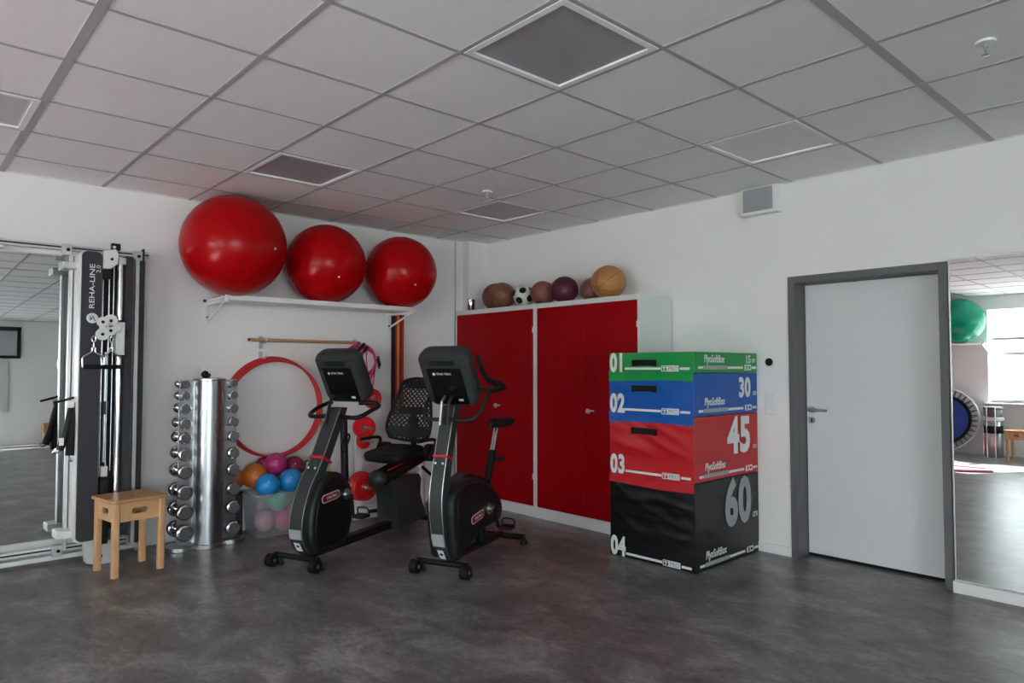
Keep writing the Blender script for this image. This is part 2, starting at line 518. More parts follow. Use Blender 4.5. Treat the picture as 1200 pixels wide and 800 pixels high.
LL = ['large unlit grey ceiling light panel nearest the camera', 'unlit ceiling light panel above the red balls, tinted red',
      'unlit ceiling light panel cut by the left picture edge', 'unlit ceiling light panel near the far room corner above the cabinets',
      'unlit ceiling light panel beside the right wall, near the wall grille']
for (gx, gy), lb in zip([(-3.14, -4.23), (-3.14, -1.73), (-5.015, -1.73), (-1.265, -1.73), (-1.265, -4.23)], LL):
    t = thing('ceiling_light', lb, 'ceiling light', (gx + 0.3125, gy + 0.3125, H - 0.006), 0, 'square ceiling light panels')
    fr = MB()
    for sx, sy, w, d in ((0, 0.285, 0.598, 0.03), (0, -0.285, 0.598, 0.03), (0.285, 0, 0.03, 0.54), (-0.285, 0, 0.03, 0.54)):
        fr.box((sx, sy, 0.005), (w, d, 0.012))
    fr.build('frame', 'ceiling_tile', t, smooth=False)
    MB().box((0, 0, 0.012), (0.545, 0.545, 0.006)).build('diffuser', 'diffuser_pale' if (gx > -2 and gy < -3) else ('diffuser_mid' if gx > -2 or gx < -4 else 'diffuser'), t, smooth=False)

# baseboards
structure(MB().bb(-0.016, 0, DY1, -2.6, 0, 0.072).build('baseboard_right', 'white_plastic', bevel=0.004))
structure(MB().bb(-0.050, 0, -9.0, DY0, 0, 0.072).build('baseboard_mirror', 'white_plastic', bevel=0.004))
structure(MB().bb(-3.45, -0.3, -0.016, 0, 0, 0.06).build('baseboard_left', 'white_plastic', bevel=0.004))

# door
door = bpy.data.objects.new('door_1', None); COL.objects.link(door); structure(door, 'light grey door in a dark grey steel frame')
fr = MB(); fw = 0.052
fr.bb(-0.014, 0.03, DY1 - fw, DY1, 0, DZ); fr.bb(-0.014, 0.03, DY0, DY0 + fw, 0, DZ)
fr.bb(-0.014, 0.03, DY0 + fw, DY1 - fw, DZ - fw, DZ)
fr.bb(0.03, 0.20, DY1 - fw, DY1 - 0.035, 0, DZ - 0.035); fr.bb(0.03, 0.20, DY0 + 0.035, DY0 + fw, 0, DZ - 0.035)
fr.bb(0.03, 0.20, DY0 + fw, DY1 - fw, DZ - fw, DZ - 0.035)
fr.build('door_frame', 'door_frame', door, bevel=0.003)
ly0, ly1 = DY0 + fw + 0.004, DY1 - fw - 0.004
MB().bb(0.150, 0.190, ly0, ly1, 0.022, DZ - fw - 0.004).build('door_leaf', 'door_leaf', door, bevel=0.002)
MB().bb(0.155, 0.2, ly0, ly1, 0.0, 0.02).build('door_gap_shade', 'gap_black', door)  # black strip painted in for the shade of the gap under the leaf
hd = MB()
hd.cyl((0.15, -3.655, 1.075), (0.142, -3.655, 1.075), 0.027, seg=24)
hd.tube(smooth_path([(0.145, -3.655, 1.075), (0.105, -3.655, 1.075), (0.095, -3.668, 1.075), (0.095, -3.72, 1.076), (0.096, -3.785, 1.077)], 5), 0.0095, 10)
hd.build('door_handle', 'steel', door)
lk = MB().cyl((0.15, -3.655, 1.0), (0.143, -3.655, 1.0), 0.025, seg=24).build('lock_plate', 'steel', door)
MB().bb(0.1425, 0.144, -3.660, -3.650, 0.985, 1.012).build('keyhole', 'gap_black', lk)
for z in (0.35, 1.75):
    MB().cyl((0.143, DY0 + fw - 0.002, z), (0.143, DY0 + fw - 0.002, z + 0.09), 0.008, seg=10).build('hinge', 'door_frame', door)

# ------------------------------------------------------------------ windows in the wall opposite the door
for n, (loc, rz, wd, z0_) in enumerate([((XW, (a + b) / 2, 0), 0.0, b - a, WZ0) for a, b in WINDOWS] + [(((a + b) / 2, YB, 0), PI / 2, b - a, SZ0) for a, b in SOUTHWIN]):
    w = bpy.data.objects.new('window_%d' % (n + 1), None); COL.objects.link(w); structure(w)
    w.location = loc; w.rotation_euler = (0, 0, rz)
    a, b, xw = -wd / 2, wd / 2, -0.16
    f = MB()
    for y in (a + 0.03, (a + b) / 2, b - 0.03): f.bb(xw - 0.03, xw + 0.03, y - 0.03, y + 0.03, z0_, WZ1)
    for z in (z0_ + 0.03, 1.75, WZ1 - 0.03): f.bb(xw - 0.029, xw + 0.029, a, b, z - 0.03, z + 0.03)
    f.build('window_frame', 'white_plastic', w, bevel=0.006)
    for (y0, y1) in ((a + 0.06, (a + b) / 2 - 0.03), ((a + b) / 2 + 0.03, b - 0.06)):
        for (z0, z1) in ((z0_ + 0.06, 1.72), (1.78, WZ1 - 0.06)):
            MB().bb(xw - 0.004, xw + 0.004, y0, y1, z0, z1).build('pane', 'window_glass', w, smooth=False)
    MB().bb(-0.13, 0.10, a - 0.04, b + 0.04, z0_ - 0.03, z0_).build('window_sill', 'white_plastic', w, bevel=0.006)
    if z0_ < 0.5: continue
    bl = MB().bb(-0.075, -0.072, a + 0.05, b - 0.05, 2.03, WZ1 - 0.02).build('blind', 'blind_cloth', w, smooth=False)
    MB().bb(-0.085, -0.06, a + 0.05, b - 0.05, 1.985, 2.03).build('blind_bar', 'ceiling_bar', bl, bevel=0.004)
# house across the street
hs = thing('apartment_house', 'pale house facade across the street behind the window', 'building', (-42, -8, -5))
hw = MB().bb(-6, 0, -14, 22, 0, 9.5).build('wall', 'facade', hs, smooth=False)
for j in range(3):
    for i in range(12):
        y = -12 + i * 2.8; z = 1.2 + j * 2.9
        q = MB().bb(-0.02, 0.05, y, y + 1.1, z, z + 1.5).build('window', 'white_plastic', hs, smooth=False)
        MB().bb(0.05, 0.06, y + 0.08, y + 1.02, z + 0.08, z + 1.42).build('pane', 'facade_glass', q, smooth=False)

# ------------------------------------------------------------------ mirrors
def mirror(name, label, M, w, h, group=None):
    t = bpy.data.objects.new(name, None); COL.objects.link(t); t.matrix_world = M
    tag(t, label, 'mirror', group)
    MB().bb(0, w, 0, h, 0, 0.005).build('mirror_pane', 'mirror_glass', t, smooth=False)
    e = MB()
    e.bb(-0.006, w + 0.006, h, h + 0.008, -0.002, 0.008); e.bb(-0.006, w + 0.006, -0.008, 0, -0.002, 0.008)
    e.bb(-0.006, 0, 0, h, -0.002, 0.008); e.bb(w, w + 0.006, 0, h, -0.002, 0.008)
    e.build('mirror_edge', 'aluminium', t, smooth=False)
    return t
ta = math.radians(0.35)
mirror('wall_mirror', 'tall wall mirror beside the grey door', frame((-0.026, -4.618, 0.082), (0, -1, 0), (math.sin(ta), 0, math.cos(ta))), 3.9, 1.985)
tb = math.radians(0.70)
mirror('gym_mirror', 'tall wall mirror behind the cable pulley machine', frame((-8.0, -0.040, 0.165), (1, 0, 0), (0, math.sin(tb), math.cos(tb))), 4.10, 2.04)

# ------------------------------------------------------------------ things on the walls and ceiling
v = thing('wall_grille', 'white box with grey grille high on the right wall', 'ventilation grille', (0, -3.36, 2.675), 0)
MB().bb(-0.075, 0, -0.155, 0.135, -0.115, 0.092).build('housing', 'white_plastic', v, bevel=0.004)
MB().bb(-0.079, -0.074, -0.125, 0.115, -0.092, 0.082).build('grille', 'diffuser', v)
for lb, x, y in (('small white ceiling sprinkler above the cabinets', -1.504, -1.865), ('white ceiling sprinkler near the right picture edge', -1.555, -5.187)):
    s = thing('sprinkler', lb, 'sprinkler', (x, y, H), 0, 'ceiling sprinklers')
    MB().lathe([(0.036, 0.001), (0.040, -0.004), (0.038, -0.012), (0.02, -0.016)], 24).build('rosette', 'white_plastic', s)
    k = MB()
    k.cyl((0, 0, -0.014), (0, 0, -0.03), 0.011); k.cyl((0, 0, -0.03), (0, 0, -0.055), 0.004)
    k.tube([(0.01, 0, -0.028), (0.016, 0, -0.042), (0.003, 0, -0.058)], 0.0025, 6)
    k.tube([(-0.01, 0, -0.028), (-0.016, 0, -0.042), (-0.003, 0, -0.058)], 0.0025, 6)
    k.build('nozzle', 'steel', s)
    MB().lathe([(0.004, -0.056), (0.018, -0.060), (0.018, -0.062), (0.003, -0.064)], 16).build('deflector', 'chrome', s)
so = thing('wall_socket', 'white wall socket with a round black insert beside the door', 'socket', (0, -3.405, 1.432))
MB().bb(-0.010, 0, -0.042, 0.042, -0.042, 0.042).build('cover_plate', 'white_plastic', so, bevel=0.004)
MB().cyl((-0.009, 0, 0), (-0.013, 0, 0), 0.030, seg=28).build('insert', 'gap_black', so)
sw = thing('light_switch', 'white double light switch beside the door under the socket', 'light switch', (0, -3.41, 1.115))
MB().bb(-0.008, 0, -0.042, 0.042, -0.082, 0.082).build('cover_plate', 'white_plastic', sw, bevel=0.004)
for z in (-0.04, 0.04): MB().bb(-0.012, -0.008, -0.034, 0.034, z - 0.034, z + 0.034).build('rocker', 'white_plastic', sw, bevel=0.003)
so = thing('wall_socket', 'white double wall socket low beside the dumbbell stand', 'socket', (-3.30, 0, 0.32))
MB().bb(-0.075, 0.075, -0.012, 0, -0.045, 0.045).build('cover_plate', 'white_plastic', so, bevel=0.004)
for x in (-0.036, 0.036): MB().cyl((x, -0.011, 0), (x, -0.014, 0), 0.024, seg=20).build('insert', 'light_grey', so)

# ------------------------------------------------------------------ red cabinets
def cabinet(label, y0, y1):
    w = y1 - y0
    t = thing('steel_cabinet', label, 'cabinet', (-0.45, y0, 0), 0, 'red and white steel cabinets')
    c = MB()
    c.bb(0.004, 0.43, 0, w, 0, 1.99)
    c.build('body', 'cabinet_white', t, bevel=0.003)
    f = MB()
    f.bb(-0.004, 0.006, 0, 0.028, 0.0, 1.99); f.bb(-0.004, 0.006, w - 0.028, w, 0.0, 1.99)
    f.bb(-0.004, 0.006, 0.028, w - 0.028, 1.945, 1.99); f.bb(-0.004, 0.006, 0.028, w - 0.028, 0, 0.10)
    f.build('front_frame', 'cabinet_white', t, bevel=0.002)
    for a, b in ((0.030, w / 2 - 0.0015), (w / 2 + 0.0015, w - 0.030)):
        d = MB().bb(-0.012, 0.003, a, b, 0.103, 1.943).build('door', 'cabinet_red', t, bevel=0.0025)
        if a < 0.1:
            h = MB(); y = b - 0.05
            h.bb(-0.017, -0.012, y - 0.018, y + 0.018, 0.995, 1.035)
            h.tube([(-0.017, y, 1.015), (-0.036, y, 1.015), (-0.038, y - 0.012, 1.015), (-0.038, y - 0.085, 1.022)], 0.008, 8)
            h.build('handle', 'light_grey', d)
    for y in (0.026, w - 0.026):
        for z in (0.35, 1.72):
            MB().cyl((-0.010, y, z), (-0.010, y, z + 0.05), 0.007, seg=10).build('hinge', 'cabinet_white', t)
    return t
cabinet('red double-door steel cabinet in the room corner behind the bikes', -1.325, -0.112)
cabinet('red double-door steel cabinet partly hidden by the foam box stack', -2.540, -1.327)

# balls and can on the cabinets
def seam_ball(label, loc, r, m, name='medicine_ball', cat='medicine ball', seam='seam_dark', tilt=0.3, group='balls on the cabinets', squash=0.96, nseam=3):
    t = thing(name, label, cat, (loc[0], loc[1], loc[2]), 0, group)
    MB().sphere((0, 0, r * squash), r, 32, 20, (1, 1, squash)).build('ball', m, t)
    if seam:
        q = MB()
        for k in range(nseam):
            a = k * PI / nseam
            R = Matrix.Rotation(tilt, 4, 'Y') @ Matrix.Rotation(a, 4, 'Z')
            pts = []
            for i in range(40):
                u = 2 * PI * i / 40
                p = R @ Vector((math.cos(u), 0, math.sin(u)))
                pts.append((p.x * r * 0.998, p.y * r * 0.998, r * squash + p.z * r * 0.998 * squash))
            q.tube(pts, 0.0018, 5, True)
        q.build('seam', seam, t)
    return t
CT = 1.9905
seam_ball('brown leather medicine ball at the far left of the cabinet top', (-0.20, -0.475, CT), 0.150, 'leather_brown', tilt=1.2)
seam_ball('brown leather medicine ball beside the white football', (-0.34, -0.735, CT), 0.136, 'leather_brown', tilt=1.0)
fbl = thing('football', 'small white and black football on the cabinet top', 'football', (-0.31, -1.015, CT), 0, 'balls on the cabinets')
MB().sphere((0, 0, 0.105), 0.105, 32, 20).build('ball', 'ball_white', fbl)
ph_ = (1 + 5 ** 0.5) / 2
for a_ in (-1, 1):
    for b_ in (-ph_, ph_):
        for p_ in ((0, a_, b_), (a_, b_, 0), (b_, 0, a_)):
            n_ = (Matrix.Rotation(0.5, 4, 'Z') @ Matrix.Rotation(0.35, 4, 'X') @ Vector(p_)).normalized()
            Mq = frame(Vector((0, 0, 0.105)), n_.orthogonal(), n_.cross(n_.orthogonal()))
            MB().lathe([(0.037, 0.0980), (0.036, 0.1000), (0.028, 0.1026), (0.016, 0.1051), (0.004, 0.1064)], 10, Mq).build('black_patch', 'gap_black', fbl)
seam_ball('reddish brown leather medicine ball right of the football', (-0.28, -1.225 - 0.03, CT), 0.122, 'leather_rose', tilt=0.6)
seam_ball('dark maroon ball in the middle of the cabinet top', (-0.29, -1.55, CT), 0.130, 'ball_maroon', seam=None, name='ball', cat='ball')
seam_ball('small brown medicine ball half hidden behind the tan ball', (-0.22, -1.83, CT), 0.112, 'leather_rose', tilt=0.9)
seam_ball('large tan leather medicine ball at the cabinet end', (-0.30, -2.085, CT), 0.155, 'leather_tan', tilt=1.1, squash=0.94)
cn = thing('tin_can', 'small silver tin can on the cabinet corner by the wall', 'can', (-0.30, -0.175, CT))
MB().lathe([(0.052, 0), (0.053, 0.004), (0.05, 0.01), (0.05, 0.125), (0.053, 0.131), (0.053, 0.135), (0.045, 0.136)], 28).build('body', 'chrome', cn)
MB().lathe([(0.0505, 0.0), (0.0535, 0.001), (0.0535, 0.005), (0.0505, 0.006)], 28, Matrix.Translation((0, 0, 0.128))).build('rim', 'steel', cn)

# ------------------------------------------------------------------ wall shelf with exercise balls
SZ = 1.955
sh = thing('wall_shelf', 'long white wall shelf carrying the three red balls', 'shelf', (-3.0, 0, SZ))
MB().bb(0, 1.80, -0.45, -0.004, -0.022, 0).build('board', 'white_metal', sh, bevel=0.004)
MB().bb(0, 1.80, -0.456, -0.448, -0.030, 0.012).build('front_lip', 'white_metal', sh, bevel=0.002)
for x in (0.02, 1.78):
    b = MB()
    b.bb(x - 0.012, x + 0.012, -0.44, -0.004, -0.046, -0.024)
    b.bb(x - 0.014, x + 0.014, -0.012, 0, -0.19, -0.02)
    b.tube([(x, -0.40, -0.040), (x, -0.01, -0.165)], 0.010, 8)
    k = b.build('bracket', 'white_metal', sh)
    MB().cyl((x, -0.004, -0.15), (x, -0.024, -0.15), 0.012, seg=12).build('screw_knob', 'bike_dark', k)
    MB().cyl((x - 0.014, -0.02, -0.012), (x - 0.04, -0.02, -0.012), 0.010, seg=12).build('screw_knob', 'bike_dark', k)
def gym_ball(label, loc, r, m, group):
    t = thing('exercise_ball', label, 'exercise ball', loc, 0, group)
    MB().sphere((0, 0, r), r, 64, 40, (1, 1, 1)).build('ball', m, t)
    n = Vector((-0.1, -0.75, -0.35)).normalized() if r < 0.38 else Vector((0.42, -0.8, -0.1)).normalized()
    p = Vector((0, 0, r)) + n * (r - 0.001)
    MB().cyl(p, p + n * 0.004, 0.009, 0.007, seg=12).build('valve_plug', 'white_plastic', t)
    return t
gym_ball('largest of the red exercise balls, at the left end of the shelf', (-2.925, -0.425, SZ + 0.012 - 0.012), 0.402, 'red_ball', 'red exercise balls on the shelf')
gym_ball('red exercise ball in the middle of the wall shelf', (-2.095, -0.36, SZ), 0.348, 'red_ball', 'red exercise balls on the shelf')
gym_ball('red exercise ball at the right end of the wall shelf', (-1.315, -0.36, SZ), 0.345, 'red_ball', 'red exercise balls on the shelf')

# stretch bands hanging down from the shelf
for i, (m, w, lb) in enumerate([('band_black', 0.030, 'black stretch band, leftmost of those hanging under the shelf'), ('band_red', 0.018, 'red stretch band hanging between black and orange ones'),
                                ('band_orange', 0.024, 'orange stretch band hanging under the wall shelf'), ('band_brown', 0.016, 'dark brown stretch band right of the orange one'),
                                ('band_red', 0.026, 'dark red stretch band, rightmost of those under the shelf')]):
    x = -1.195 + [0.0, 0.026, 0.048, 0.071, 0.094][i]
    yb = -0.06 - 0.004 * i
    t = thing('stretch_band', lb, 'stretch band', (x, yb, 0.92), 0, 'stretch bands under the shelf')
    q = MB()
    for dy in (0, 0.022): q.bb(-w / 2, w / 2, dy - 0.0015, dy + 0.0015, 0.012, 1.0)
    q.build('strap', m, t)
    q = MB(); q.tube([(-w / 2, 0.011, 0.012), (w / 2, 0.011, 0.012)], 0.0125, 12); q.tube([(-w / 2, 0.011, 0.999), (w / 2, 0.011, 0.999)], 0.0125, 12)
    q.build('loop', m, t)
# the pegs that hold the bands
MB().bb(1.80, 1.92, -0.09, -0.02, -0.036, -0.022).build('band_hook', 'white_metal', sh)

# ------------------------------------------------------------------ wooden sticks, hooks, hoops
def peg(label, x, z):
    t = thing('wall_hook', label, 'hook', (x, 0, z), 0, 'metal hooks on the wall')
    MB().bb(-0.018, 0.018, -0.004, 0, -0.055, 0.055).build('plate', 'brushed', t, bevel=0.001)
    MB().tube(smooth_path([(0, -0.002, 0.0), (0, -0.10, -0.004), (0, -0.118, 0.01), (0, -0.12, 0.03)], 4), 0.006, 8).build('arm', 'steel', t)
peg('upper metal wall hook carrying the wooden sticks', -2.525, 1.61)
peg('lower metal wall hook carrying the red hoops', -2.525, 1.475)
peg('metal wall hook carrying the pink tubes', -1.60, 1.61)
for i, (lb, y, z, x0, x1, m) in enumerate([('front wooden gymnastic stick on the wall hooks', -0.085, 1.629, -2.66, -1.62, 'wood_rod'), ('rear wooden gymnastic stick on the wall hooks', -0.045, 1.628, -2.60, -1.58, 'wood_rod')]):
    t = thing('gymnastic_stick', lb, 'stick', ((x0 + x1) / 2, y, z), 0, 'wooden gymnastic sticks')
    hl = (x1 - x0) / 2
    MB().cyl((-hl, 0, 0), (hl, 0, 0), 0.0135, seg=14).build('rod', m, t)
    for s in (-1, 1): MB().sphere((s * hl, 0, 0), 0.0142, 12, 8).build('end_cap', 'seam_dark', t)
for i in range(4):
    r = 0.432 - 0.005 * i
    yaw = math.radians(1.5 + 0.9 * i)
    t = thing('gymnastic_hoop', ['rearmost', 'second from the wall', 'third from the wall', 'frontmost'][i] + ' of the red hoops hanging on the wall', 'hoop', (-2.425 + 0.002 * i, -0.032 - 0.025 * i, 1.048 - 0.005 * i), 0, 'red gymnastic hoops')
    t.rotation_euler = (0, 0, -yaw)
    pts = [(r * 0.985 * math.cos(2 * PI * k / 72), 0, r * math.sin(2 * PI * k / 72)) for k in range(72)]
    MB().tube(pts, 0.0100, 8, True).build('ring', 'red_plastic', t)
    c_ = MB().tube([(r * 0.985 * math.cos(u), 0, r * math.sin(u)) for u in (-1.62, -1.59, -1.56, -1.53)], 0.0106, 8).build('joint_sleeve', 'seam_dark', t)

# ------------------------------------------------------------------ pink rubber tubes with black grips
def tube_set(label, cx, cz, rx, rz, y, drop, nn):
    t = thing('exercise_tube', label, 'exercise tube', (cx, y, cz), 0, 'pink exercise tubes')
    q = MB()
    for k in range(nn):
        ph = 0.3 * k
        pts = [((rx + 0.006 * k) * math.cos(u), 0.010 * k - 0.01, (rz - 0.008 * k) * math.sin(u) + 0.004 * math.sin(3 * u + ph)) for u in [2 * PI * j / 40 for j in range(40)]]
        q.tube(pts, 0.0080, 6, True)
    q.tube(smooth_path([(rx * 0.2, -0.02, rz * 0.95), (rx * 0.1, -0.025, rz * 0.2), (rx * 0.42, -0.02, -drop * 0.6), (rx * 0.5, -0.015, -drop), (rx * 0.75, -0.02, -drop * 0.5), (rx * 0.98, -0.02, 0)], 5), 0.006, 6)
    q.build('tube', 'tube_pink', t)
    for (x, z, ang) in ((-0.02 + rx * 0.1, rz * 0.78, 0.9), (rx * 1.18, 0.0, -1.35)):
        d = Vector((math.cos(ang), -0.1, math.sin(ang))) * 0.05
        g = MB().tube([Vector((x, -0.03, z)) - d, Vector((x, -0.03, z)) + d], 0.015 if ang > 0 else 0.009, 10).build('grip', 'rubber_black', t)
    return t
tube_set('coiled pink exercise tube with black grips on the wall hook', -1.585, 1.455, 0.165, 0.165, -0.075, 0.22, 5)
tube_set('second pink exercise tube hanging behind the coiled one', -1.52, 1.43, 0.12, 0.17, -0.040, 0.42, 3)
def ridged_disc(label, loc, r, axis, th, n=1, cat='weight plate', grp='red weight plates'):
    t = thing('weight_plate', label, cat, loc, 0, grp)
    ax = Vector(axis).normalized()
    M = ax.to_track_quat('Z', 'Y').to_matrix().to_4x4()
    prof = [(0.014, -th / 2), (r * 0.30, -th / 2), (r * 0.34, -th / 2 + 0.006), (r * 0.70, -th / 2 + 0.006), (r * 0.76, -th / 2), (r * 0.94, -th / 2), (r, -th / 2 + 0.006), (r, th / 2 - 0.006),
            (r * 0.94, th / 2), (r * 0.76, th / 2), (r * 0.70, th / 2 - 0.006), (r * 0.34, th / 2 - 0.006), (r * 0.30, th / 2), (0.014, th / 2)]
    MB().lathe(prof, 36, M).build('disc', 'red_plate', t)
    MB().lathe([(0.0145, -th / 2 - 0.001), (0.026, -th / 2 - 0.001), (0.026, th / 2 + 0.001), (0.0145, th / 2 + 0.001)], 20, M).build('hub', 'steel', t)
    return t

# ------------------------------------------------------------------ white rack with red plates
rk = thing('plate_rack', 'white steel rack with pegs behind the recumbent bike', 'rack', (-1.66, -0.22, 0))
MB().bb(-0.055, 0.015, -0.02, 0.03, 0.03, 0.92).build('post', 'white_metal', rk, bevel=0.004)
MB().cyl((0.70, 0.02, 0.0), (0.70, 0.02, 0.80), 0.042, seg=24).build('post', 'white_metal', rk)
b = MB(); b.bb(-0.10, 0.30, -0.09, 0.05, 0, 0.03); b.bb(-0.08, 0.26, -0.07, 0.04, 0.03, 0.09)
b.build('base', 'white_metal', rk, bevel=0.006)
MB().bb(0.06, 0.16, -0.095, -0.07, 0.045, 0.075).build('vent', 'bike_dark', rk)
MB().bb(0.015, 0.68, 0.0, 0.03, 0.36, 0.40).build('crossbar', 'white_metal', rk)
for z in (0.30, 0.72, 0.84): MB().cyl((-0.02, -0.01, z), (-0.02, -0.26, z), 0.012, seg=12).build('peg', 'steel', rk)
for i in range(4):
    ridged_disc(['rearmost', 'second', 'third', 'frontmost'][i] + ' of the four large red plates on the low peg', (-1.68, -0.268 - 0.03 * i, 0.30), 0.135 - 0.004 * i, (0, 1, 0), 0.026)
ridged_disc('red plate leaning on the upper rack peg', (-1.68, -0.33, 0.84), 0.105, (-0.55, -0.75, -0.28), 0.03)
ridged_disc('small red plate under the leaning one', (-1.67, -0.30, 0.715), 0.075, (0.1, -1, 0.1), 0.03)
peg('metal wall hook carrying a crimson plate above the rack', -1.45, 1.10)
ridged_disc('crimson plate on a wall hook above the white rack', (-1.45, -0.085, 1.09), 0.095, (0, -1, 0), 0.03)
# black foam-wrapped bar standing beside the rack
fb = thing('foam_bar', 'black foam-wrapped bar leaning upright beside the white rack', 'bar', (-1.89, -0.33, 0))
MB().cyl((0.04, 0.02, 0.0), (0.06, 0.12, 1.02), 0.014, seg=12).build('bar', 'steel', fb)
MB().cyl((0.048, 0.055, 0.36), (0.059, 0.113, 0.95), 0.034, seg=16).build('foam_sleeve', 'rubber_black', fb)
for i, (x, tip) in enumerate([(-1.99, 0.04), (-1.93, 0.06)]):
    t = thing('gymnastic_stick', ['left', 'right'][i] + ' pale wooden stick leaning on the wall behind the bike', 'stick', (x, -0.14, 0), 0, 'sticks leaning on the wall')
    MB().cyl((0, 0, 0.0), (tip, 0.12, 1.0), 0.012, seg=12).build('rod', 'wood_pine', t)
    MB().cyl((0, 0, 0.0), (tip * 0.02, 0.0024, 0.02), 0.0135, seg=12).build('end_cap', 'rubber_black', t)

# ------------------------------------------------------------------ stack of foam jump boxes
ST = (-0.893, -3.318); SR = math.radians(1.0); SD, SWD = 0.885, 0.725
def wrinkle(u, w, seed, amp):
    a = 0.0
    rnd = random.Random(seed)
    for k in range(5):
        fx = rnd.uniform(2, 8); fz = rnd.uniform(7, 20); ph = rnd.uniform(0, 6.28)
        s = math.sin(fx * u + fz * w + ph + 1.3 * math.sin(3.1 * u + ph))
        a += (1 - abs(s)) ** 2.2 / (1 + 0.3 * k)
    return -amp * min(a / 2.2, 1.0)
def jump_box(label, z0, z1, m, num, cm, seed, amp, slot, flap):
    t = thing('jump_box', label, 'foam box', (ST[0], ST[1], z0), SR, 'stack of foam jump boxes')
    h = z1 - z0
    # cover: five faces, front and right face with creases
    q = MB(); n = 48; nz = max(10, int(h * 75))
    def face(fn, nu, nv):
        vs = []; fs = []
        for i in range(nu + 1):
            for j in range(nv + 1): vs.append(fn(i / nu, j / nv))
        for i in range(nu):
            for j in range(nv): fs.append((i * (nv + 1) + j, (i + 1) * (nv + 1) + j, (i + 1) * (nv + 1) + j + 1, i * (nv + 1) + j + 1))
        q.add(vs, fs)
    def win(a, b): return min(1, 6 * a, 6 * (1 - a)) * max(0, min(1, (b * h - 0.125) / 0.09, 6 * (1 - b)))
    hz = h - 0.004
    face(lambda a, b: (-wrinkle(a * SWD, b * h, seed, amp) * win(a, b) * -1, SWD * (1 - a), 0.002 + b * hz), n, nz)
    face(lambda a, b: (SD * a, 0.15 * wrinkle(a * SD, b * h, seed + 5, amp) * win(a, b) * -1, 0.002 + b * hz), n, nz)
    q.add([(SD, 0, 0.002), (SD, SWD, 0.002), (SD, SWD, h - 0.002), (SD, 0, h - 0.002)], [(0, 1, 2, 3)])
    q.add([(0, SWD, 0.002), (SD, SWD, 0.002), (SD, SWD, h - 0.002), (0, SWD, h - 0.002)], [(0, 1, 2, 3)])
    q.add([(0, 0, h - 0.002), (SD, 0, h - 0.002), (SD, SWD, h - 0.002), (0, SWD, h - 0.002)], [(0, 1, 2, 3)])
    q.add([(0, 0, 0.002), (SD, 0, 0.002), (SD, SWD, 0.002), (0, SWD, 0.002)], [(0, 1, 2, 3)])
    bm = bmesh.new(); me = q.mesh('cover', m)
    bm.from_mesh(me); bmesh.ops.remove_doubles(bm, verts=bm.verts, dist=0.0004); bmesh.ops.recalc_face_normals(bm, faces=bm.faces); bm.to_mesh(me); bm.free()
    for p in me.polygons: p.use_smooth = True
    me.set_sharp_from_angle(angle=math.radians(50))
    o = bpy.data.objects.new('cover', me); COL.objects.link(o); o.parent = t
    # piping on the near edge
    MB().tube([(0.001, 0.001, 0.004), (0.001, 0.001, h - 0.004)], 0.005, 8).build('piping', m, t)
    if flap:
        f = MB(); nf = 24
        vs = []; fs = []
        for i in range(nf + 1):
            y = (SWD - 0.004) * (1 - i / nf) + 0.002
            lo = -flap * (1 + 0.10 * math.sin(1.5 * i / nf * PI + seed))
            for k, z in enumerate((0.006, 0.0, lo * 0.5, lo)):
                vs.append((-0.009 - 0.003 * math.sin(i * 0.9 + k + seed) - (0.004 if k == 3 else 0), y, z))
            for k, z in enumerate((lo, lo * 0.5, 0.0, 0.006)):
                vs.append((-0.006 - 0.003 * math.sin(i * 0.9 + 3 - k + seed) + 0.004, y, z))
        for i in range(nf):
            for k in range(8):
                l = (k + 1) % 8
                fs.append((i * 8 + k, i * 8 + l, (i + 1) * 8 + l, (i + 1) * 8 + k))
        fs += [tuple(range(8)), tuple(range(nf * 8, nf * 8 + 8))]
        f.add(vs, fs).build('flap', m, t)
    ox = 0.0095
    F = frame((-ox, SWD, 0), (0, -1, 0), (0, 0, 1))        # front face, x to the right, y up
    text(t, num, 0.185, F @ Matrix.Translation((0.012, 0.012, 0)), 'print_white', bold=0.045, xs=0.70, spacing=1.08)
    z = 0.022
    plate(t, F, 0.150, 0.465, z, z + 0.017, 'print_white', 'printed_line')
    lg = plate(t, F, 0.470, 0.520, z - 0.012, z + 0.030, 'print_white', 'printed_logo')
    plate(lg, Matrix(), 0.476, 0.514, z - 0.007, z + 0.025, m, 'logo_field', 0.0012)
    plate(lg, Matrix(), 0.490, 0.500, z - 0.004, z + 0.022, 'print_white', 'logo_mark', 0.0016)
    plate(lg, Matrix(), 0.480, 0.512, z + 0.014, z + 0.020, 'print_white', 'logo_mark', 0.0016)
    pr = plate(t, F, 0.520, 0.612, z - 0.012, z + 0.030, 'print_white', 'printed_tag')
    text(pr, 'PRO', 0.040, Matrix.Translation((0.566, z - 0.005, 0.0012)), 'print_grey', bold=0.02, align='CENTER')
    plate(t, F, 0.622, 0.700, z, z + 0.017, 'print_white', 'printed_line')
    if slot:
        a, b = 0.215, 0.215 + 0.215
        zz = slot
        MB().prism([(a, zz - 0.024), (a + 0.07, zz - 0.020), (b - 0.06, zz - 0.019), (b, zz - 0.025), (b, zz + 0.022), (a, zz + 0.024)], 0, max(0.0015, amp - ox + 0.001)).build('handle_slot', 'gap_black', t, M=F)
    R_ = frame((0, -0.004, 0), (1, 0, 0), (0, 0, 1))
    text(t, 'PlyoSoftBox', 0.075, R_ @ Matrix.Translation((0.125, 0.075, 0)), 'print_white', bold=0.022, xs=0.74, shear=0.15)
    z = 0.028
    plate(t, R_, 0.050, 0.110, z, z + 0.018, 'print_white', 'printed_line')
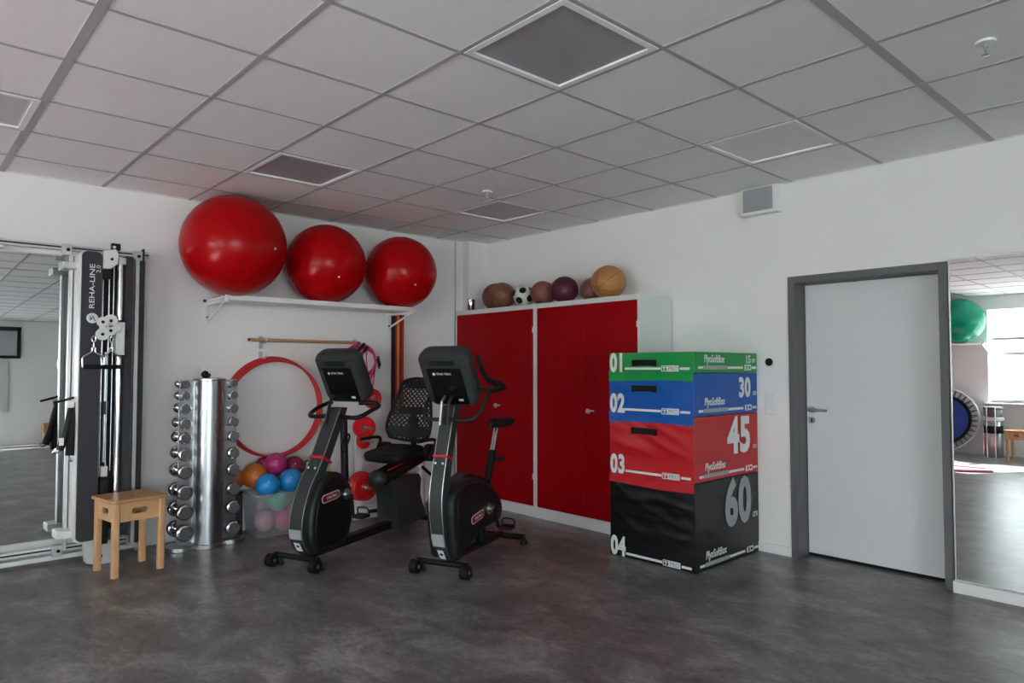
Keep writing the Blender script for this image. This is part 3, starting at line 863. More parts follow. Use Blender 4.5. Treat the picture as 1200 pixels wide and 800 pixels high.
    plate(t, R_, 0.115, 0.440, z - 0.004, z + 0.024, 'print_grey', 'printed_line')
    plate(t, R_, 0.445, 0.665, z, z + 0.018, 'print_white', 'printed_line')
    lg = plate(t, R_, 0.690, 0.790, z - 0.010, z + 0.032, 'print_white', 'printed_logo')
    plate(lg, Matrix(), 0.712, 0.730, z - 0.006, z + 0.028, m, 'logo_field', 0.0012)
    plate(lg, Matrix(), 0.745, 0.778, z + 0.002, z + 0.020, m, 'logo_field', 0.0012)
    plate(t, R_, 0.800, 0.865, z, z + 0.018, 'print_white', 'printed_line')
    s, x, zb, xs, ux = cm
    text(t, s, zb[1], R_ @ Matrix.Translation((x, zb[0], 0)), 'print_grey' if num == '04' else 'print_white', bold=0.042, xs=xs, spacing=1.06)
    text(t, 'cm', 0.080 if num == '04' else 0.060, R_ @ Matrix.Translation((ux, zb[0] + 0.005, 0)), 'print_white', bold=0.01, xs=0.8)
    return t
jump_box('black foam jump box marked 04 and 60, bottom of the stack', 0.0, 0.60, 'vinyl_black', '04', ('60', 0.385, (0.265, 0.445), 0.82, 0.785), 3, 0.034, 0, 0)
jump_box('red foam jump box marked 03 and 45 in the stack', 0.602, 1.05, 'vinyl_red', '03', ('45', 0.435, (0.175, 0.350), 0.92, 0.80), 11, 0.028, 0.33, 0.065)
jump_box('blue foam jump box marked 02 and 30 in the stack', 1.052, 1.35, 'vinyl_blue', '02', ('30', 0.600, (0.125, 0.195), 0.88, 0.81), 21, 0.016, 0.185, 0.060)
jump_box('green foam jump box marked 01 and 15, top of the stack', 1.352, 1.50, 'vinyl_green', '01', ('15', 0.705, (0.072, 0.082), 0.95, 0.80), 33, 0.004, 0.070, 0.058)

# ------------------------------------------------------------------ wooden stools
def stool(label, loc, rz, h=0.51, group='wooden stools'):
    t = thing('wooden_stool', label, 'stool', loc, rz, group)
    MB().prism(rrect(0.375, 0.362, 0.025), h - 0.022, h).build('seat', 'wood_top', t, bevel=0.005)
    for sx in (-1, 1):
        for sy in (-1, 1):
            MB().prism(rrect(0.042, 0.042, 0.008, 3), 0, h - 0.022, Matrix.Translation((sx * 0.148, sy * 0.143, 0))).build('leg', 'wood_pine', t)
    za, zb = h - 0.155, h - 0.022
    zm = (za + zb) / 2 + 0.004
    def apron(M, L):
        a = MB(); hw, hh = 0.052, 0.020
        # board with an oblong hand hole: ring of quads between outer rectangle and hole
        hole = rrect(2 * hw, 2 * hh, hh * 0.96, 5)
        n = len(hole); outer = []
        for (x, y) in hole:
            k = min((L / 2) / max(abs(x), 1e-6), ((zb - za) / 2) / max(abs(y), 1e-6))
            outer.append((x * k, y * k))
        cs = [(L / 2, (zb - za) / 2), (-L / 2, (zb - za) / 2), (-L / 2, -(zb - za) / 2), (L / 2, -(zb - za) / 2)]
        for c in cs:
            j = min(range(n), key=lambda i: (outer[i][0] - c[0]) ** 2 + (outer[i][1] - c[1]) ** 2); outer[j] = c
        d = 0.009
        vs = [(x, y, -d) for x, y in outer] + [(x, y, -d) for x, y in hole] + [(x, y, d) for x, y in outer] + [(x, y, d) for x, y in hole]
        fs = []
        for i in range(n):
            j = (i + 1) % n
            fs += [(i, j, n + j, n + i), (2 * n + i, 3 * n + i, 3 * n + j, 2 * n + j), (i, 2 * n + i, 2 * n + j, j), (n + i, n + j, 3 * n + j, 3 * n + i)]
        a.add(vs, fs)
        a.build('apron', 'wood_pine', t, M=M)
    apron(frame((0, -0.146, zm), (1, 0, 0), (0, 0, 1)), 0.255)
    apron(frame((0, 0.146, zm), (1, 0, 0), (0, 0, 1)), 0.255)
    apron(frame((-0.150, 0, zm), (0, -1, 0), (0, 0, 1)), 0.246)
    apron(frame((0.150, 0, zm), (0, -1, 0), (0, 0, 1)), 0.246)
    return t
stool('small wooden stool with hand holes in front of the pulley machine', (-3.680, -0.612, 0), math.radians(8.8))

# ------------------------------------------------------------------ dumbbell stand
ds = thing('dumbbell_stand', 'tall brushed steel column stand holding rows of dumbbells', 'dumbbell rack', (-3.065, -0.33, 0))
MB().lathe([(0.111, 0.034), (0.111, 1.285)], 48).build('column', 'brushed', ds)
MB().lathe([(0.114, 1.285), (0.118, 1.29), (0.118, 1.303), (0.112, 1.306)], 48).build('top_cap', 'brushed', ds)
MB().lathe([(0.115, 0.0), (0.128, 0.003), (0.128, 0.032), (0.12, 0.036)], 40).build('base_disc', 'brushed', ds)
for s in (-1, 1):
    MB().lathe([(0.10, 0.0), (0.108, 0.003), (0.108, 0.032), (0.10, 0.036)], 36, Matrix.Translation((s * 0.19, 0.02, 0))).build('base_disc', 'brushed', ds)
    q = MB(); q.bb(min(s * 0.10, s * 0.222), max(s * 0.10, s * 0.222), 0.010, 0.020, 0.036, 1.29)
    q.build('side_plate', 'brushed', ds, bevel=0.002)
kg = 0
zl = [1.263, 1.173, 1.079, 0.965, 0.855, 0.732, 0.600, 0.448, 0.300, 0.146]
zr = [1.265, 1.170, 1.068, 0.960, 0.845, 0.717, 0.586, 0.434, 0.293, 0.132]
ordn = ['topmost', 'second', 'third', 'fourth', 'fifth', 'sixth', 'seventh', 'eighth', 'ninth', 'lowest']
for side, zz, sx in (('left', zl, -0.200), ('right', zr, 0.160)):
    for i, z in enumerate(zz):
        r = (0.034 + 0.0030 * i) if side == 'left' else (0.033 + 0.0024 * i)
        hl = 0.030 + 0.004 * i
        t = thing('dumbbell', ordn[i] + ' dumbbell from the top on the %s side of the steel column' % side, 'dumbbell', (-3.065 + sx, -0.33, z), 0, 'dumbbells on the steel stand')
        for s in (-1, 1):
            y0 = s * 0.062 if s < 0 else 0.075
            M = frame((0, y0, 0), (1, 0, 0), (0, 0, -s))
            pr = [(0.012, 0), (r * 0.86, 0), (r, 0.007), (r, hl - 0.008), (r * 0.82, hl), (r * 0.45, hl + 0.001), (r * 0.42, hl - 0.003), (0.002, hl - 0.003)]
            wh = MB().lathe(pr, 24, M).build('weight_head', 'chrome', t)
            MB().lathe([(r * 0.80, hl - 0.002), (r * 0.80, hl + 0.0025), (r * 0.3, hl + 0.003), (0.002, hl + 0.003)], 24, M).build('end_face', 'dumbbell_grey', wh)
            MB().lathe([(r * 1.004, 0.012), (r * 1.02, 0.016), (r * 1.02, hl - 0.014), (r * 1.004, hl - 0.010)], 24, M).build('rubber_ring', 'panel_dark' if i > 2 else 'chrome', wh)
        MB().cyl((0, -0.066, 0), (0, 0.080, 0), 0.0125, seg=14).build('grip', 'chrome', t)
        MB().box((0, 0.010, -r * 0.2), (0.03, 0.03, 0.012)).build('cradle', 'bike_black', ds).location = (sx, 0, z - 0.022)
pg = thing('power_plug', 'small black plug with pins standing on the dumbbell column', 'plug', (-3.110, -0.36, 1.3065))
MB().sphere((0, 0, 0.030), 0.030, 16, 10, (1, 0.8, 1)).build('body', 'rubber_black', pg)
q = MB(); q.cyl((-0.018, 0, 0.05), (-0.026, 0, 0.085), 0.0035, seg=8); q.cyl((-0.002, 0, 0.058), (-0.006, 0, 0.092), 0.0035, seg=8)
q.build('pin', 'steel', pg)
MB().tube(smooth_path([(0.02, -0.005, 0.03), (0.035, -0.01, 0.03), (0.03, -0.01, 0.012), (0.01, -0.02, 0.008)], 4), 0.006, 8).build('cable', 'rubber_black', pg)

# ------------------------------------------------------------------ clear crate with small balls
cr = thing('plastic_crate', 'clear plastic crate full of small gymnastic balls', 'crate', (-2.475, -0.245, 0), math.radians(-3))
q = MB(); cw, cd, chh = 0.225, 0.175, 0.355
def ring(w, d, z): return [(-w, -d, z), (w, -d, z), (w, d, z), (-w, d, z)]
vs = ring(cw * 0.90, cd * 0.88, 0.0) + ring(cw, cd, chh) + ring(cw - 0.004, cd - 0.004, chh) + ring(cw * 0.90 - 0.004, cd * 0.88 - 0.004, 0.004)
fs = []
for a, b in ((0, 4), (4, 8), (8, 12)):
    for i in range(4):
        j = (i + 1) % 4; fs.append((a + i, a + j, b + j, b + i))
fs += [(0, 1, 2, 3), (12, 13, 14, 15)]
q.add(vs, fs).build('tub', 'clear_plastic', cr, bevel=0.004)
q = MB()
for (x0, x1, y0, y1) in ((-cw - 0.012, cw + 0.012, -cd - 0.012, -cd), (-cw - 0.012, cw + 0.012, cd, cd + 0.012), (-cw - 0.012, -cw, -cd, cd), (cw, cw + 0.012, -cd, cd)):
    q.bb(x0, x1, y0, y1, chh - 0.022, chh)
q.build('rim', 'clear_plastic', cr, bevel=0.003)
small = [('blue gymnastic ball at the front left of the clear crate', (-2.575, -0.31, 0.412), 0.098, 'ball_blue'),
         ('blue gymnastic ball at the front right of the clear crate', (-2.372, -0.30, 0.428), 0.100, 'ball_blue'),
         ('bright orange gymnastic ball on the left side of the heap', (-2.625, -0.155, 0.478), 0.105, 'ball_orange'),
         ('darker orange gymnastic ball behind, at the far left', (-2.790, -0.105, 0.455), 0.095, 'ball_orange_dark'),
         ('magenta gymnastic ball on top of the heap', (-2.445, -0.165, 0.560), 0.096, 'ball_magenta'),
         ('crimson gymnastic ball at the right end of the heap', (-2.255, -0.115, 0.515), 0.092, 'ball_crimson'),
         ('crimson gymnastic ball half hidden behind the orange one', (-2.515, -0.092, 0.558 - 0.02), 0.080, 'ball_crimson'),
         ('pale green gymnastic ball inside the clear crate', (-2.470, -0.285, 0.275), 0.090, 'ball_green'),
         ('pink gymnastic ball low inside the clear crate at right', (-2.415, -0.275, 0.102), 0.092, 'ball_pink'),
         ('pale rose gymnastic ball low inside the clear crate at left', (-2.585, -0.275, 0.118), 0.088, 'ball_rose')]
for lb, loc, r, m in small:
    t = thing('gymnastic_ball', lb, 'ball', loc, 0, 'small gymnastic balls')
    MB().sphere((0, 0, 0), r, 32, 20).build('ball', m, t)
    MB().cyl((-0.3 * r, -0.86 * r, 0.40 * r), (-0.305 * r, -0.872 * r, 0.405 * r), 0.005, seg=8).build('valve_plug', 'white_plastic', t)
# low stool end that carries the dark orange ball
st_ = thing('foam_block', 'dark low block behind the dumbbell stand under the orange ball', 'foam block', (-2.80, -0.105, 0))
MB().bb(-0.07, 0.07, -0.085, 0.085, 0, 0.345).build('body', 'panel_dark', st_, bevel=0.012)
MB().bb(-0.071, 0.071, -0.086, 0.086, 0.345, 0.360).build('top_pad', 'rubber_black', st_, bevel=0.004)

# ------------------------------------------------------------------ cable pulley machine
pm = thing('pulley_machine', 'tall cable pulley machine with dark panels on wall rails', 'gym machine', (-3.77, -0.30, 0))
def PX(x): return x + 3.77
def PY(y): return y + 0.30
# horizontal wall rails (the carriage slides on them)
for z0, z1, m in ((2.235, 2.275, 'aluminium'), (0.085, 0.125, 'alu_light')):
    q = MB(); q.bb(PX(-6.6), PX(-3.47), PY(-0.135), PY(-0.095), z0, z1)
    rl = q.build('wall_rail', m, pm, bevel=0.002)
    MB().bb(PX(-6.6), PX(-3.47), PY(-0.138), PY(-0.1345), z0 + 0.014, z1 - 0.014).build('groove', 'panel_dark', rl)
q = MB(); q.bb(PX(-6.6), PX(-3.50), PY(-0.145), PY(-0.105), 0.035, 0.065); q.build('wall_rail', 'alu_light', pm, bevel=0.002)
for x in (-6.4, -5.2, -4.4, -3.50):
    MB().bb(PX(x) - 0.025, PX(x) + 0.025, PY(-0.11), PY(0), 2.215, 2.285).build('wall_bracket', 'aluminium', pm, bevel=0.003)
    MB().bb(PX(x) - 0.025, PX(x) + 0.025, PY(-0.11), PY(0), 0.0, 0.13).build('wall_bracket', 'aluminium', pm, bevel=0.003)
# left dark cover with aluminium side
yf = -0.42
def slab(x0, x1, z0, z1, yfront, th, r, name, m):
    M = frame((PX((x0 + x1) / 2), PY(yfront) + th, (z0 + z1) / 2), (1, 0, 0), (0, 0, 1))
    return MB().prism(rrect(x1 - x0, z1 - z0, r), 0, th, M).build(name, m, pm, bevel=0.002)
slab(-3.965, -3.842, 0.19, 2.205, yf, 0.020, 0.035, 'front_panel', 'panel_dark')
slab(-3.972, -3.836, 0.18, 2.21, yf + 0.021, 0.21, 0.035, 'side_housing', 'alu_light')
slab(-3.690, -3.640, 0.20, 2.195, yf + 0.02, 0.020, 0.018, 'front_panel', 'panel_dark')
slab(-3.696, -3.632, 0.19, 2.20, yf + 0.041, 0.18, 0.018, 'side_housing', 'panel_dark')
MB().bb(PX(-3.600), PX(-3.572), PY(-0.30), PY(-0.27), 0.10, 2.20).build('rear_post', 'aluminium', pm, bevel=0.003)
MB().bb(PX(-3.570), PX(-3.530), PY(-0.28), PY(-0.14), 0.10, 2.19).build('rear_post', 'panel_dark', pm, bevel=0.003)
MB().bb(PX(-4.000), PX(-3.978), PY(-0.19), PY(-0.15), 0.10, 2.20).build('rear_post', 'aluminium', pm, bevel=0.003)
MB().bb(PX(-3.832), PX(-3.700), PY(-0.22), PY(-0.20), 0.15, 2.15).build('back_panel', 'bike_dark', pm)
MB().cyl((PX(-3.722), PY(-0.40), 0.12), (PX(-3.722), PY(-0.40), 2.17), 0.020, seg=24).build('guide_column', 'chrome', pm)
for x in (-3.815, -3.775): MB().cyl((PX(x), PY(-0.33), 0.12), (PX(x), PY(-0.33), 2.12), 0.0055, seg=10).build('guide_rod', 'chrome', pm)
MB().cyl((PX(-3.795), PY(-0.36), 0.72), (PX(-3.795), PY(-0.36), 1.50), 0.016, seg=16).build('guide_tube', 'guide_tube', pm)
MB().cyl((PX(-3.795), PY(-0.362), 1.06), (PX(-3.795), PY(-0.362), 1.15), 0.026, seg=16).build('cable_stop', 'panel_dark', pm)
MB().box((PX(-3.795), PY(-0.365), 0.655), (0.046, 0.04, 0.075)).build('weight_pin_block', 'alu_light', pm, bevel=0.006)
MB().box((PX(-3.795), PY(-0.36), 0.38), (0.055, 0.08, 0.46)).build('weight_block', 'bike_black', pm, bevel=0.004)
for x in (-3.790, -3.760): MB().cyl((PX(x), PY(-0.385), 0.66), (PX(x), PY(-0.385), 2.12), 0.0028, seg=8).build('cable', 'steel', pm)
# top
tb_ = MB(); tb_.prism([(-3.838, 2.215), (-3.838, 2.09), (-3.79, 2.09), (-3.745, 2.13), (-3.742, 2.20), (-3.76, 2.235)], -0.03, 0.03, frame((PX(0), PY(-0.40), 0), (1, 0, 0), (0, 0, 1)))
tb_.build('top_bracket', 'alu_light', pm, bevel=0.004)
MB().cyl((PX(-3.785), PY(-0.431), 2.16), (PX(-3.785), PY(-0.436), 2.16), 0.010, seg=12).build('bolt', 'gap_black', pm)
MB().box((PX(-3.805), PY(-0.39), 2.055), (0.05, 0.05, 0.07)).build('pulley_block', 'bike_black', pm, bevel=0.004)
MB().box((PX(-3.755), PY(-0.39), 2.255), (0.058, 0.04, 0.048)).build('top_stop', 'bike_black', pm, bevel=0.003)
MB().cyl((PX(-3.768), PY(-0.412), 2.25), (PX(-3.768), PY(-0.416), 2.25), 0.010, seg=12).build('bolt', 'white_plastic', pm)
MB().bb(PX(-3.74), PX(-3.69), PY(-0.42), PY(-0.34), 2.13, 2.18).build('column_head', 'aluminium', pm, bevel=0.005)
for x, z in ((-4.015, 2.235), (-3.555, 2.235), (-4.03, 0.10), (-3.56, 0.10)):
    MB().box((PX(x), PY(-0.155), z), (0.062, 0.05, 0.082)).build('rail_clamp', 'aluminium', pm, bevel=0.004)
    MB().cyl((PX(x) + 0.005, PY(-0.179), z), (PX(x) + 0.005, PY(-0.186), z), 0.012, seg=12).build('bolt', 'gap_black', pm)
MB().bb(PX(-4.06), PX(-3.95), PY(-0.30), PY(-0.13), 2.085, 2.135).build('slide_arm', 'aluminium', pm, bevel=0.004)
MB().bb(PX(-4.06), PX(-3.95), PY(-0.30), PY(-0.13), 0.20, 0.255).build('slide_arm', 'alu_light', pm, bevel=0.006)
MB().bb(PX(-3.515), PX(-3.505), PY(-0.16), PY(-0.10), 2.18, 2.30).build('end_stop', 'bike_black', pm, bevel=0.002)
# base
MB().prism([(-3.90, 0.20), (-3.885, 0.02), (-3.80, 0.0), (-3.72, 0.0), (-3.705, 0.16), (-3.73, 0.24), (-3.74, 0.16)], -0.05, 0.05, frame((PX(0), PY(-0.30), 0), (1, 0, 0), (0, 0, 1))).build('foot_bracket', 'light_grey', pm, bevel=0.004)
MB().cyl((PX(-3.80), PY(-0.351), 0.06), (PX(-3.80), PY(-0.358), 0.06), 0.013, seg=12).build('bolt', 'gap_black', pm)
# sliding carriage with pulleys
MB().bb(PX(-3.750), PX(-3.692), PY(-0.435), PY(-0.365), 1.475, 1.715).build('carriage', 'alu_light', pm, bevel=0.006)
for z in (1.470, 1.718): MB().bb(PX(-3.753), PX(-3.688), PY(-0.438), PY(-0.362), z, z + 0.010).build('carriage_collar', 'rubber_black', pm)
for k, (x, z, r) in enumerate(((-3.842, 1.708, 0.036), (-3.842, 1.622, 0.042), (-3.788, 1.720, 0.044), (-3.788, 1.650, 0.036))):
    y = -0.475 if k < 2 else -0.455
    MB().cyl((PX(x), PY(y), z), (PX(x), PY(y) + 0.022, z), r, seg=24).build('pulley_wheel', 'alu_light', pm)
    MB().cyl((PX(x), PY(y) - 0.003, z), (PX(x), PY(y), z), 0.011, seg=12).build('bolt', 'gap_black', pm)
MB().bb(PX(-3.862), PX(-3.822), PY(-0.472), PY(-0.455), 1.625, 1.71).build('pulley_cheek', 'alu_light', pm, bevel=0.004)
MB().bb(PX(-3.80), PX(-3.72), PY(-0.45), PY(-0.42), 1.64, 1.70).build('pulley_arm', 'alu_light', pm, bevel=0.004)
MB().bb(PX(-3.690), PX(-3.665), PY(-0.43), PY(-0.40), 1.60, 1.66).build('lock_knob', 'bike_black', pm, bevel=0.006)
# lettering on the panel
FP = frame((PX(-3.875), PY(yf) - 0.0012, 1.80), (0, 0, 1), (-1, 0, 0))
text(pm, 'REHA-LINE', 0.046, FP @ Matrix.Translation((0.0, 0.012, 0)), 'print_white', bold=0.006, xs=1.42)
text(pm, '2.0', 0.038, FP @ Matrix.Translation((0.255, -0.022, 0)), 'print_white', bold=0.004, xs=1.2)
lgm = MB().cyl((PX(-3.897), PY(yf) - 0.0005, 1.735), (PX(-3.897), PY(yf) - 0.0022, 1.735), 0.036, seg=28).build('printed_logo', 'print_white', pm)
q = MB()
for (a, b) in (((-0.018, 0.012), (0.0, 0.0)), ((0.0, 0.0), (-0.016, -0.016)), ((0.0, 0.02), (0.018, -0.020)), ((-0.02, -0.004), (-0.006, -0.004))):
    q.tube([(PX(-3.897) + a[0], PY(yf) - 0.0022, 1.735 + a[1]), (PX(-3.897) + b[0], PY(yf) - 0.0022, 1.735 + b[1])], 0.0028, 6)
q.build('logo_mark', 'gap_black', lgm)
# stirrup handles hanging on the machine
def stirrup(label, x, z, y, yaw=0.0):
    t = thing('stirrup_handle', label, 'pull handle', (x, y, z), yaw, 'pull handles on the pulley machine')
    q = MB()
    q.tube(smooth_path([(-0.062, 0, 0.0), (-0.064, 0, 0.04), (-0.060, 0, 0.068), (-0.012, 0, 0.102), (-0.010, 0, 0.13), (0.010, 0, 0.13), (0.012, 0, 0.102), (0.060, 0, 0.068), (0.064, 0, 0.04), (0.062, 0, 0.0)], 4), 0.0055, 8)
    q.build('wire_frame', 'chrome', t)
    MB().tube([(0, 0, 0.125), (0.002, 0, 0.175)], 0.004, 8).build('ring', 'chrome', t)
    MB().tube([(0.0 + 0.011 * math.cos(a), 0, 0.192 + 0.020 * math.sin(a)) for a in [2 * PI * k / 16 for k in range(16)]], 0.0045, 6, True).build('carabiner', 'chrome', t)
    MB().cyl((-0.062, 0, 0.0), (0.062, 0, 0.0), 0.0155, seg=16).build('grip', 'rubber_black', t)
stirrup('left chrome pull handle with black grip on the pulley machine', -3.895, 1.395, -0.475)
stirrup('right chrome pull handle with black grip on the pulley machine', -3.785, 1.395, -0.465, 0.25)
# cuffs hanging at the side of the machine
cf = thing('ankle_cuff', 'black padded cuffs with white tags hanging beside the pulley machine', 'cuff', (-4.02, -0.30, 0.78))
q = MB()
q.tube(smooth_path([(0.045, 0, 0.36), (0.03, -0.01, 0.30), (0.0, -0.02, 0.16), (-0.035, -0.02, 0.04)], 4), [0.018] * 2 + [0.026] * 10 + [0.022], 10)
q.build('cuff', 'rubber_black', cf)
MB().tube(smooth_path([(0.05, 0, 0.36), (0.045, -0.02, 0.24), (0.035, -0.02, 0.10), (0.03, -0.02, 0.0)], 4), 0.034, 10).build('cuff', 'mesh_black', cf)
MB().tube([(-0.075, 0, 0.365), (-0.02, 0, 0.380), (0.045, 0, 0.40)], 0.008, 8).build('strap_bar', 'rubber_black', cf)
MB().box((-0.030, -0.045, 0.10), (0.026, 0.012, 0.050)).build('tag', 'white_plastic', cf)
MB().box((0.022, -0.03, 0.355), (0.045, 0.02, 0.05)).build('tag', 'white_plastic', cf, bevel=0.008)
q = MB(); q.tube(smooth_path([(-0.06, -0.03, 0.055), (-0.062, -0.03, 0.03), (-0.04, -0.03, 0.025), (-0.025, -0.03, 0.04)], 4), 0.005, 6); q.tube([(0.02, -0.05, -0.02), (0.04, -0.05, -0.035)], 0.012, 8)
q.build('buckle', 'chrome', cf)

# ------------------------------------------------------------------ exercise bikes
def sidem():   # polygon (u, z) extruded across the bike
    return frame((0, 0, 0), (1, 0, 0), (0, 0, 1))     # local z -> -v
def console(t, cu, cz, tilt):
    """rounded console whose rear face looks to the front of the bike"""
    ct, st = math.cos(tilt), math.sin(tilt)
    # local x: across (towards near side = -v), local y: up along the leaning face, z: out to the front
    M = frame((cu, 0, cz), (0, -1, 0), (-st, 0, ct))
    q = MB()
    w, h, d = 0.385, 0.43, 0.125
    prof = [(0.80, 0.000), (0.93, -0.006), (0.985, -0.022), (1.0, -0.045), (1.0, -0.085), (0.96, -0.115), (0.88, -d)]
    n = 8; base = rrect(1, 1, 0.20, n)
    vs = []; fs = []; m_ = len(base)
    for (k, z) in prof:
        ins = (1 - k) * 0.5 * w
        rr = rrect(w - 2 * ins, h - 2 * ins, max(0.075 - ins * 0.6, 0.02), n)
        vs += [(x, y, z) for x, y in rr]
    for k in range(len(prof) - 1):
        for i in range(m_):
            j = (i + 1) % m_
            fs.append((k * m_ + i, k * m_ + j, (k + 1) * m_ + j, (k + 1) * m_ + i))
    fs += [tuple(range(m_)), tuple(range((len(prof) - 1) * m_, len(prof) * m_))]
    body = q.add(vs, fs).build('console', 'bike_grey', t, M=M)
    MB().prism(rrect(0.265, 0.285, 0.012, 3, 0.0, -0.045), 0, 0.0025).build('dark_window', 'screen_black', body)
    MB().prism(rrect(0.19, 0.045, 0.012, 3, 0, 0.135), 0, 0.0015).build('vent', 'bike_dark', body)
    tx = text(body, 'STAR TRAC', 0.024, Matrix.Translation((-0.062, 0.046, 0.003)), 'print_white', bold=0.006, xs=0.92)
    MB().cyl((-0.082, 0.053, 0.0025), (-0.082, 0.053, 0.0035), 0.011, seg=16).build('printed_logo', 'print_white', body)
    MB().box((0.075, -0.155, 0.003), (0.035, 0.018, 0.002)).build('port', 'light_grey', body)
    for sx in (-1, 1): MB().cyl((sx * 0.165, 0.165, -0.003), (sx * 0.165, 0.165, 0.0), 0.007, seg=12).build('screw', 'bike_black', body)
    return body, M
def stabilizer(t, u, wheels=True, half=0.19):
    zt = 0.078 if wheels else 0.055
    MB().tube([(u, -half, zt), (u, half, zt)], 0.020 if wheels else 0.024, 12).build('front_foot' if wheels else 'rear_foot', 'bike_black', t)
    for s in (-1, 1):
        if wheels:
            MB().cyl((u - 0.035, s * half - 0.026, 0.046), (u - 0.035, s * half + 0.026, 0.046), 0.046, seg=28).build('wheel', 'rubber_black', t)
            MB().cyl((u - 0.035, s * half - 0.029, 0.046), (u - 0.035, s * half + 0.029, 0.046), 0.013, seg=14).build('axle', 'steel', t)
            MB().lathe([(0.022, 0), (0.024, 0.006), (0.012, 0.03), (0.010, 0.045)], 14, Matrix.Translation((u + 0.045, s * half * 0.93, 0))).build('levelling_foot', 'bike_dark', t)
        else:
            MB().lathe([(0.030, 0), (0.032, 0.012), (0.022, 0.03), (0.012, 0.05)], 14, Matrix.Translation((u, s * half, 0))).build('levelling_foot', 'rubber_black', t)
def offset_strip(front, w0, w1):
    """thick strip behind a front curve of (u, z)"""
    out = []
    n = len(front)
    for i, p in enumerate(front):
        out.append((p[0] + w0 + (w1 - w0) * i / (n - 1), p[1]))
    return list(front) + out[::-1]
def sp2(pts, k=5): return [(p.x, p.y) for p in smooth_path([(a, b, 0) for a, b in pts], k)]
def housing(t, poly, hw, badge, crank, badge_rot):
    S = sidem()
    P = sp2(poly + [poly[0]], 4)[:-1]
    hs = MB().prism(P, -hw, hw, S).build('flywheel_housing', 'bike_dark', t, bevel=0.022, seg=4)
    cx = sum(p[0] for p in P) / len(P); cz = sum(p[1] for p in P) / len(P)
    inner = [(cx + (p[0] - cx) * 0.84, cz + (p[1] - cz) * 0.84) for p in P]
    for s in (1, -1):
        MB().prism(inner, hw - 0.002, hw + 0.006, S if s > 0 else S @ Matrix.Scale(-1, 4, (0, 0, 1))).build('side_cover', 'bike_black', t, bevel=0.004)
    B = S @ Matrix.Translation((badge[0], badge[1], hw + 0.0065)) @ Matrix.Rotation(badge_rot, 4, 'Z')
    b1 = MB().prism(rrect(0.20, 0.060, 0.028), 0, 0.002).build('badge', 'light_grey', t, M=B)
    MB().prism(rrect(0.190, 0.050, 0.024), 0.002, 0.003).build('badge_field', 'red_plastic', b1)
    MB().prism(rrect(0.170, 0.034, 0.016), 0.003, 0.0035).build('badge_field', 'ball_maroon', b1)
    text(b1, 'STAR TRAC', 0.026, Matrix.Translation((0.008, -0.009, 0.0038)), 'print_white', bold=0.006, xs=0.88, align='CENTER')
    c = crank
    MB().cyl((c[0], hw + 0.03, c[1]), (c[0], -hw - 0.045, c[1]), 0.026, seg=20).build('crank_axle', 'steel', t)
    MB().cyl((c[0], -hw - 0.006, c[1]), (c[0], -hw - 0.016, c[1]), 0.040, seg=24).build('crank_ring', 'brushed', t)
    return hs
def crank_arm(t, c, hw, ang, length=0.165):
    for s, a in ((-1, ang), (1, ang + PI)):
        v = s * (hw + 0.05)
        e = (c[0] + length * math.cos(a), c[1] + length * math.sin(a))
        MB().tube([(c[0], v, c[1]), (e[0], v, e[1])], 0.013, 8).build('crank_arm', 'bike_black', t)
        v2 = v + s * 0.07
        q = MB(); q.box((e[0], v2, e[1] + 0.005), (0.10, 0.095, 0.026)); q.cyl((e[0], v, e[1]), (e[0], v2, e[1]), 0.008)
        pd = q.build('pedal', 'rubber_black', t, bevel=0.005)
        MB().tube(smooth_path([(e[0] + 0.03, v2 - 0.05, e[1] + 0.015), (e[0] + 0.02, v2 - 0.04, e[1] + 0.06), (e[0] + 0.02, v2 + 0.04, e[1] + 0.06), (e[0] + 0.03, v2 + 0.05, e[1] + 0.015)], 4), 0.006, 6).build('pedal_strap', 'mesh_black', pd)
def mast(t, curve, w, band_z):
    S = sidem()
    fc = sp2(curve, 5)
    body = MB().prism(offset_strip(fc, 0.13, 0.085), -w / 2, w / 2, S).build('mast', 'bike_grey', t, bevel=0.010, seg=3)
    for s in (-1, 1):
        MB().tube([(u + 0.002, s * (w / 2 - 0.002), z) for u, z in fc[2:]], 0.0030, 6).build('edge_trim', 'brushed', body)
    p = min(fc, key=lambda q: abs(q[1] - band_z))
    return fc
def front_marks(t, fc, w):
    a = min(fc, key=lambda q: abs(q[1] - 0.115)); b = min(fc, key=lambda q: abs(q[1] - 0.20)); c = min(fc, key=lambda q: abs(q[1] - 0.275))
    def quad(p, q, hw, m, nm, off):
        d = Vector((q[0] - p[0], 0, q[1] - p[1])).normalized()
        nrm = Vector((-d.z, 0, d.x))
        o = MB(); L_ = math.hypot(q[0] - p[0], q[1] - p[1])
        M = frame(Vector((p[0], 0, p[1])) + nrm * off, (0, -1, 0), d)
        return MB().bb(-hw, hw, 0.0, L_, 0, 0.0015).build(nm, m, t, M=M)
    quad(b, c, w * 0.46, 'print_grey', 'sticker', 0.005)
    s = quad(a, (b[0] * 0.75 + a[0] * 0.25, b[1] * 0.75 + a[1] * 0.25), w * 0.22, 'print_white', 'sticker', 0.010)
    MB().cyl((0, 0.045, 0.0015), (0, 0.045, 0.0025), 0.012, seg=12).build('sticker_mark', 'gap_black', s)

